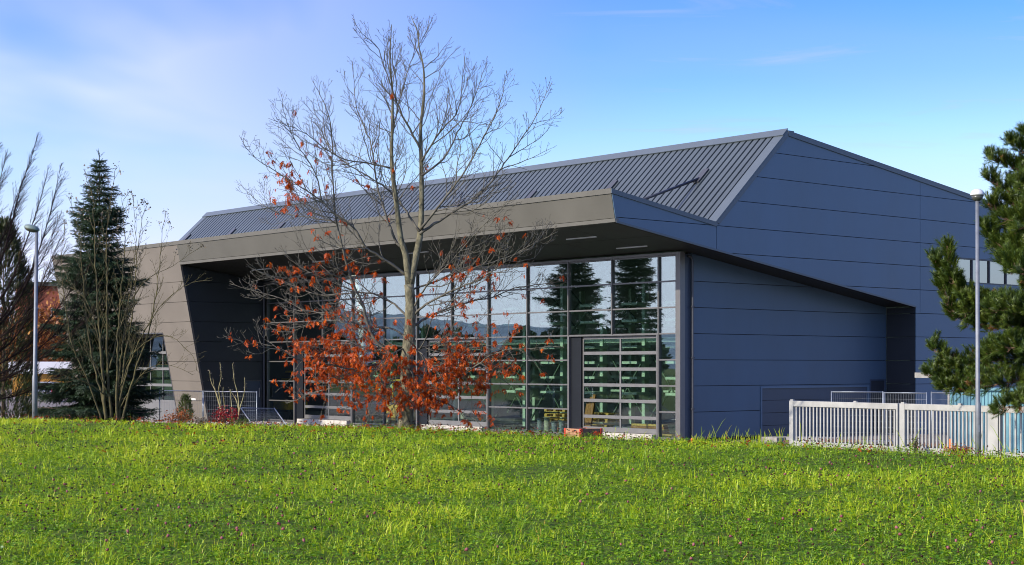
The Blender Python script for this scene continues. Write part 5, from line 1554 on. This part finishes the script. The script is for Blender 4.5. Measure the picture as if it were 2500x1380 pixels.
def bush_tree(Yd=51.0):
    rng = random.Random(23)
    base = px(272, 0, Yd); base.z = px(0, 1032, Yd).z
    base.z = min(base.z, g1(base.x, base.y)) if abs(base.z - g1(base.x, base.y)) > .4 else base.z
    t = empty('bare_maple', base, 0, 'many stemmed bare tree with mossy branches in front of the spruce', 'tree')
    off = Vector(base)
    st = MB(); br = MB(); nodes = []
    stems = [
        ([(258, 1035), (250, 900), (240, 760), (232, 620), (228, 500), (205, 412)], -.4, .075),
        ([(272, 1035), (262, 880), (262, 720), (262, 560), (285, 405)], .5, .075),
        ([(285, 1035), (285, 900), (292, 760), (305, 600), (300, 490), (315, 470)], -.8, .065),
        ([(290, 1035), (300, 900), (325, 760), (335, 620), (350, 520), (362, 495)], .6, .06),
        ([(262, 1035), (240, 930), (215, 820), (205, 700), (190, 560), (165, 478)], .9, .055),
        ([(295, 1035), (330, 910), (365, 800), (385, 690), (395, 580), (405, 520)], -1.1, .055),
        ([(250, 1030), (215, 930), (180, 850), (160, 750), (150, 640), (158, 540)], -1.2, .045),
        ([(285, 1000), (320, 880), (370, 780), (420, 720), (470, 690), (515, 685)], -1.4, .042),
        ([(288, 960), (330, 860), (390, 820), (430, 830), (470, 870), (480, 905)], -1.6, .035),
        ([(265, 960), (225, 880), (190, 850), (150, 845), (110, 820)], -1.5, .035),
        ([(268, 900), (300, 780), (350, 690), (420, 650), (495, 600)], 1.2, .038),
        ([(255, 920), (235, 800), (200, 720), (150, 690), (105, 640)], 1.4, .036),
        ([(290, 1000), (340, 920), (390, 890), (440, 900), (470, 915)], -.9, .03),
        ([(262, 970), (215, 935), (170, 925), (115, 925)], -1.2, .03),
        ([(285, 980), (300, 830), (320, 700), (330, 600), (325, 478)], 1.0, .045),
    ]
    def bias(p, rg): return Vector((p.x * .4, p.y * .4, .7))
    lv = [dict(step=.26, len=1.05, r=.013, ang=40, sides=4, up=.20, bias=.3, seg=5, wig=.22, start=.22),
          dict(step=.19, len=.42, r=.0075, ang=45, sides=3, up=.14, bias=.25, seg=3, wig=.25, start=.15, rmin=.004),
          dict(step=.16, len=.14, r=.005, ang=45, sides=3, up=.1, bias=.2, seg=2, wig=.2, start=.2, rmin=.004)]
    tips = []
    for pts, dy, r_ in stems:
        n_ = len(pts)
        q = [px(x, y, Yd + dy * (i / (n_ - 1))) - off for i, (x, y) in enumerate(pts)]
        q = resample(q, .2); m_ = len(q)
        q = [p + Vector((rng.gauss(0, .015), rng.gauss(0, .02), 0)) if 0 < i < m_ - 1 else p for i, p in enumerate(q)]
        rr = [max(.007, .82 * r_ * (1 - .9 * (i / (m_ - 1)) ** .7)) for i in range(m_)]
        st.tube(q, rr, 8)
        grow(rng, br, q, rr, lv, 0, nodes, bias)
        tips.append(q[-1])
    st.build('stems', M['moss_bark'], t, smooth=True, recalc=False)
    br.build('branches', M['moss_bark'], t, smooth=True, recalc=False)
    high = [n_[1] for n_ in nodes if n_[1].z > 5.4 and n_[0] < 2 and rng.random() < .5] + tips[:6]
    seeds(rng, high, M['buds'], t, .05, 5)  # dry seed heads on the upper twigs and stem tips
bush_tree()

# --- sweeping bare tree beyond the left frame edge
def sweep_tree(Yd=53.0):
    rng = random.Random(41)
    base = px(-150, 0, Yd); base.z = g1(base.x, base.y)
    t = empty('bare_hornbeam', base, 0, 'dark bare tree sweeping long fine branches in from the left edge', 'tree')
    off = Vector(base)
    tr = MB(); br = MB(); nodes = []
    tr.tube([(0, 0, -.3), (.05, 0, 1.0), (.15, .1, 2.2), (.2, .1, 3.4), (.15, .2, 5.0), (.2, .1, 8.6)], [.24, .19, .16, .12, .08, .015], 10)
    arcs = [
        ([(-130, 830), (-60, 740), (0, 640), (30, 540), (50, 460), (75, 390), (93, 325)], .3, .05),
        ([(-130, 860), (-50, 790), (20, 700), (60, 600), (95, 500), (120, 405)], -.5, .045),
        ([(-130, 880), (-40, 830), (40, 740), (85, 640), (120, 530), (150, 400)], .8, .045),
        ([(-130, 900), (-40, 880), (40, 820), (90, 720), (130, 620), (160, 560)], -1.0, .04),
        ([(-130, 920), (-30, 900), (60, 850), (120, 780), (180, 700), (225, 640)], .2, .04),
        ([(-130, 950), (-30, 940), (60, 900), (130, 850), (200, 790), (255, 740)], -1.4, .036),
        ([(-130, 800), (-80, 700), (-40, 600), (-15, 500), (5, 420), (18, 370)], .9, .05),
        ([(-130, 780), (-90, 650), (-60, 520), (-30, 420), (0, 350)], -.8, .05),
        ([(-130, 960), (-20, 975), (60, 960), (140, 920), (200, 880)], .8, .03),
        ([(-130, 850), (-70, 760), (-30, 660), (15, 560), (40, 480), (60, 430)], 1.4, .04),
        ([(-130, 900), (-60, 850), (10, 770), (60, 690), (100, 640), (150, 520)], 1.6, .04),
        ([(-130, 930), (-20, 920), (70, 870), (150, 800), (215, 720), (250, 690)], 1.9, .035),
        ([(-130, 700), (-110, 520), (-90, 380), (-70, 260)], 0, .05),
        ([(-150, 700), (-190, 520), (-230, 380), (-270, 300)], .5, .05),
        ([(-150, 800), (-230, 650), (-300, 520), (-350, 430)], -.5, .05),
        ([(-130, 870), (-40, 850), (50, 780), (110, 690), (170, 600)], -1.8, .036),
    ]
    sw = Vector((.75, 0, .75))
    def bias(p, rg): return Vector((.85 * (1 if p.x > -1 else -1), rg.gauss(0, .25), .75))
    lv = [dict(step=.075, len=1.05, r=.013, ang=30, sides=3, up=.05, bias=.45, seg=5, wig=.10, start=.22),
          dict(step=.10, len=.42, r=.0078, ang=34, sides=3, up=.04, bias=.35, seg=3, wig=.12, start=.1, rmin=.0035)]
    for pts, dy, r_ in arcs:
        n_ = len(pts)
        q = [px(x, y, Yd + dy * (i / (n_ - 1))) - off for i, (x, y) in enumerate(pts)]
        q[0] = Vector((.12, .05, q[0].z))
        q = resample(q, .16); m_ = len(q)
        rr = [max(.006, r_ * (1 - .88 * i / (m_ - 1))) for i in range(m_)]
        br.tube(q, rr, 6, cap=False)
        grow(rng, br, q, rr, lv, 0, nodes, bias)
    tr.build('trunk', M['dark_bark'], t, smooth=True, recalc=False)
    br.build('branches', M['dark_bark'], t, recalc=False)
    few = [n_[1] for n_ in nodes if rng.random() < .012]
    seeds(rng, few, M['buds'], t, .035, 2, 'dry_seed_tufts')
sweep_tree()

# --- saplings and shrubs before the wing
def sapling(x, Yd, stems, label, seed):
    rng = random.Random(seed)
    base = px(x, 1040, Yd)
    t = empty('bare_sapling', base, 0, label, 'sapling')
    st = MB(); br = MB(); tips = []; nodes = []
    for pts in stems:
        q = resample([px(a, b, Yd + rng.uniform(-.1, .1)) - base for a, b in pts], .1); m_ = len(q)
        rr = [max(.007, .026 * (1 - .75 * i / (m_ - 1))) for i in range(m_)]
        st.tube(q, rr, 6)
        grow(rng, br, q, rr, [dict(step=.10, len=.16, r=.006, ang=30, sides=3, up=.3, bias=.2, seg=3, wig=.2, start=.5, rmin=.0035)], 0, nodes, lambda p, r_: Vector((0, 0, 1)))
        tips += [q[i] for i in range(int(m_ * .72), m_)]
    st.build('stems', M['sap_bark'], t, smooth=True, recalc=False)
    br.build('branches', M['twig'], t, recalc=False)
    seeds(rng, tips, M['buds'], t, .03, 3, 'buds')
sapling(545, 50, [[(545, 1040), (540, 1000), (528, 960), (515, 930), (512, 905)], [(545, 1035), (538, 980), (534, 950), (540, 920), (537, 885)], [(548, 1030), (548, 990), (544, 960), (545, 945)], [(542, 1010), (530, 970), (522, 940), (520, 925)]],
        'left bare sapling with knobbly yellowish stems by the mesh fence', 51)
sapling(580, 50, [[(578, 1040), (583, 1000), (580, 960), (572, 930), (568, 888)], [(580, 1035), (585, 1000), (594, 970), (598, 945), (597, 922)], [(568, 1035), (566, 1000), (564, 975), (562, 950)], [(584, 1005), (578, 980), (570, 965), (560, 952)]],
        'right bare sapling with knobbly yellowish stems over the red shrub', 52)

def shrub(x, y0, Yd, w_, h_, n_, mat_, label, seed, size, name='low_shrub', twigs=True):
    rng = random.Random(seed); rn = np.random.default_rng(seed)
    base = px(x, y0, Yd)
    t = empty(name, base, 0, label, 'shrub')
    TV = np.array([(0, 0, 0), (.4, -.32, .08), (1, 0, 0), (.4, .32, .08)]); TF = np.array([(0, 1, 2), (0, 2, 3)])
    P_, D_ = [], []
    st = MB(); 
    for k in range(16):
        a = rng.uniform(0, 6.28); r_ = w_ * rng.uniform(.2, .95); zz = h_ * rng.uniform(.45, 1.0) * (1 - .4 * r_ / w_)
        tip = Vector((math.cos(a) * r_, math.sin(a) * r_ * .6, zz))
        q = [Vector((tip.x * .15, tip.y * .15, -.15)), tip * .55 + Vector((0, 0, .06)), tip]
        st.tube(q, [.010, .007, .004], 4, cap=False)
        for j in range(n_ // 16):
            f = rng.uniform(.3, 1.05)
            p = q[1].lerp(q[2], max(0, (f - .5) * 2)) if f > .5 else q[0].lerp(q[1], f * 2)
            P_.append(tuple(p + Vector((rng.gauss(0, .06), rng.gauss(0, .06), rng.gauss(0, .05))))); D_.append((rng.gauss(0, 1), rng.gauss(0, 1), rng.gauss(0, .7)))
    st.build('stems', M['twig'], t, recalc=False)
    m_ = len(P_)
    V, F = stamp(TV, TF, np.array(P_), basis_from_dir(np.array(D_), rn.uniform(0, 6.28, m_)), rn.uniform(.6, 1.3, m_) * size)
    np_mesh('foliage', V, F, mat_, t, {'tint': np.repeat(rn.uniform(0, 1, m_), len(TV))})
shrub(555, 1040, 49, .62, .66, 900, M['red_leaf'], 'crimson low shrub round the feet of the saplings', 61, .055)
shrub(432, 1040, 49, .56, .58, 700, M['orange_leaf'], 'orange brown low shrub left of the small thuja', 62, .055)
shrub(498, 1040, 50, .42, .30, 300, M['buds'], 'pale dry shrub right of the small thuja', 63, .045)
shrub(590, 1042, 48, .55, .22, 500, M['thuja_bright'], 'low green shrub under the right sapling', 64, .05)
shrub(2235, 1112, 38.5, .22, .50, 170, M['thuja'], 'leggy green weed growing against the white fence post', 65, .05, 'tall_weed')
shrub(2345, 1112, 36.3, .45, .22, 500, M['orange_leaf'], 'rusty dry tussock left of the lamp foot', 66, .05, 'dry_tussock')

# weeds along the wall foot and fence
def weeds():
    rn = np.random.default_rng(71)
    pts = []
    for (x0, x1, Yd, n_) in ((1690, 1930, 56.5, 260), (1930, 2480, 41.0, 420), (1480, 1670, 50, 160)):
        X = rn.uniform(x0, x1, n_)
        Yv = Yd + rn.normal(0, .6, n_) - (X - x0) * (.0108 if x0 == 1930 else 0) - (.6 if x0 == 1930 else 0)
        pts.append(np.stack([(X - CX) / FPX * Yv, Yv], -1))
    p = np.concatenate(pts); n_ = len(p)
    z = gz(p[:, 0], p[:, 1]); h = rn.gamma(5, .07, n_); a = rn.uniform(0, 6.28, n_); ln = rn.uniform(.1, .5, n_)
    V = np.zeros((n_, 7, 3)); w_ = .006
    for j, q in enumerate((0, .45, .85)):
        for sg, jj in ((-1, 0), (1, 1)):
            V[:, j * 2 + jj, 0] = p[:, 0] + np.cos(a) * ln * h * q ** 2 + sg * w_; V[:, j * 2 + jj, 1] = p[:, 1] + np.sin(a) * ln * h * q ** 2; V[:, j * 2 + jj, 2] = z - .03 + h * q
    V[:, 6, 0] = p[:, 0] + np.cos(a) * ln * h; V[:, 6, 1] = p[:, 1] + np.sin(a) * ln * h; V[:, 6, 2] = z + h * .95
    T = np.array([(0, 1, 3), (0, 3, 2), (2, 3, 5), (2, 5, 4), (4, 5, 6)])
    F = (T[None] + (np.arange(n_) * 7)[:, None, None]).reshape(-1, 3)
    o = np_mesh('weeds', V.reshape(-1, 3), F, M['grass'], attrs={'tint': np.repeat(rn.uniform(.4, 1, n_), 7)})
    tag(o, 'thin weeds and grass stalks along wall foot and white fence', 'weeds', kind='stuff')
weeds()

# gravel stones at the foot of the wing
def gravel():
    rn = np.random.default_rng(81)
    tv, tf = ico(1)
    n_ = 5200
    u_ = rn.uniform(10, 44, n_); s_ = rn.uniform(-9.5, -.4, n_)
    k = s_ < np.where(u_ > UE, -3.4, -.4); u_, s_ = u_[k], s_[k]; n_ = len(u_)
    x = CX0 + S_AX[0] * s_ + U_AX[0] * u_; y = CY0 + S_AX[1] * s_ + U_AX[1] * u_
    V, F = stamp(tv * np.array([1, 1, .6]), tf, np.stack([x, y, gz(x, y) + .02], -1), basis_from_dir(rn.normal(0, 1, (n_, 3)), rn.uniform(0, 6.28, n_)), rn.uniform(.03, .085, n_))
    o = np_mesh('gravel', V, F, leafy('pale_gravel', [(0, (.30, .24, .20)), (1, (.62, .55, .49))], 0.0, .02), attrs={'tint': np.repeat(rn.uniform(0, 1, n_), len(tv))})
    tag(o, 'pale pebble strip in front of the hall', 'gravel', kind='stuff')
gravel()

# --- background trees and hills
def leafy_tree(name, base, height, rad, label, mat_, seed, n_, size, trunk_mat, cat='tree', group=None, squash=.75):
    rng = random.Random(seed); rn = np.random.default_rng(seed)
    t = empty(name, base, 0, label, cat, group)
    tr = MB(); tr.tube([(0, 0, -.2), (.1, 0, height * .35), (0, .1, height * .85)], [.03 * height, .022 * height, .01], 8)
    P_, D_ = [], []
    cl = []
    for k in range(46):
        a = rng.uniform(0, 6.28); r_ = rad * rng.random() ** .5; z = height * rng.uniform(.25, 1.0)
        r_ *= max(.25, 1 - ((z / height - .55) / .5) ** 2)
        c_ = Vector((math.cos(a) * r_, math.sin(a) * r_, z)); cl.append(c_)
        tr.tube([Vector((0, 0, z * .6)), c_ * .6 + Vector((0, 0, z * .3)), c_], [.05, .03, .01], 4, cap=False)
    for k in range(n_):
        c_ = rng.choice(cl); s_ = rad * .24
        P_.append(tuple(c_ + Vector((rng.gauss(0, s_), rng.gauss(0, s_), rng.gauss(0, s_ * squash))))); D_.append((rng.gauss(0, 1), rng.gauss(0, 1), rng.gauss(0, 1)))
    tr.build('trunk', trunk_mat, t, recalc=False)
    TV = np.array([(0, 0, 0), (.4, -.35, .1), (1, 0, 0), (.4, .35, .1)]); TF = np.array([(0, 1, 2), (0, 2, 3)])
    V, F = stamp(TV, TF, np.array(P_), basis_from_dir(np.array(D_), rn.uniform(0, 6.28, n_)), rn.uniform(.6, 1.4, n_) * size)
    np_mesh('crown', V, F, mat_, t, {'tint': np.repeat(np.clip(rn.normal(.5, .28, n_), 0, 1), len(TV))})
for (x, Yd, yt, rad, lab, sd) in ((75, 168, 765, 4.0, 'tall rusty autumn tree behind the left lamp post', 91), (190, 172, 735, 4.6, 'golden orange autumn tree behind the spruce', 92), (255, 166, 790, 3.6, 'orange autumn tree half hidden right of the spruce', 93), (-20, 175, 770, 4.4, 'pale brown autumn tree behind the thuja', 94)):
    b_ = px(x, 0, Yd); b_.z = g1(b_.x, b_.y)
    leafy_tree('autumn_tree', b_, px(0, yt, Yd).z - b_.z, rad, lab, M['autumn'], sd, 2600, .42, M['dark_bark'])

def far_wood():
    rn = np.random.default_rng(101)
    P_, n_t = [], 150
    for k in range(n_t):
        a = R(rn.uniform(100, 190)); r_ = rn.uniform(150, 260)
        bx, by = math.cos(a) * r_, 70 + math.sin(a) * r_ * .9
        h = rn.uniform(4, 7); rr = rn.uniform(2, 4)
        m_ = 420
        q = rn.random(m_); an = rn.uniform(0, 6.28, m_)
        rad = rr * np.sqrt(rn.random(m_)) * np.sqrt(np.clip(1 - (2 * q - .9) ** 2, .05, 1))
        P_.append(np.stack([bx + rad * np.cos(an), by + rad * np.sin(an), h * (.1 + .9 * q) + gz(bx, by)], -1))
    P_ = np.concatenate(P_); m_ = len(P_)
    TV = np.array([(0, 0, 0), (.4, -.35, .1), (1, 0, 0), (.4, .35, .1)]); TF = np.array([(0, 1, 2), (0, 2, 3)])
    V, F = stamp(TV, TF, P_, basis_from_dir(rn.normal(0, 1, (m_, 3)), rn.uniform(0, 6.28, m_)), rn.uniform(.8, 1.6, m_))
    o = np_mesh('far_wood', V, F, M['far_wood'], attrs={'tint': np.repeat(rn.uniform(0, 1, m_), len(TV))})
    tag(o, 'far-off line of trees west of the meadow, mirrored in the glass', 'wood', kind='stuff')
far_wood()

def hills():
    V, F = [], []
    n_ = 90; rows = 8
    for j in range(rows):
        for i in range(n_):
            a = R(88 + 160 * i / (n_ - 1)); r_ = 900 + 220 * j
            hgt = .72 * (58 + 26 * math.sin(i * .17 + 1) + 15 * math.sin(i * .41 + j) + 6 * math.sin(i * 1.1)) * math.sin(math.pi * min(1, (j + .0) / 5.0) / 2)
            edge = min(1, i / 10, (n_ - 1 - i) / 10)
            V.append((math.cos(a) * r_, math.sin(a) * r_, BASE - 3 + hgt * edge))
    for j in range(rows - 1):
        for i in range(n_ - 1):
            k = j * n_ + i; F.append((k, k + 1, k + n_ + 1, k + n_))
    o = np_mesh('hills', np.array(V), np.array(F), surf('hazed_wooded_hill', (.34, .42, .50), .95, 0, .3, .01, 0, spec=.0), smooth=True)  # pale blue grey: distance haze put into the hill colour
    tag(o, 'haze blue wooded hills west of the meadow', 'hills', kind='structure')
hills()
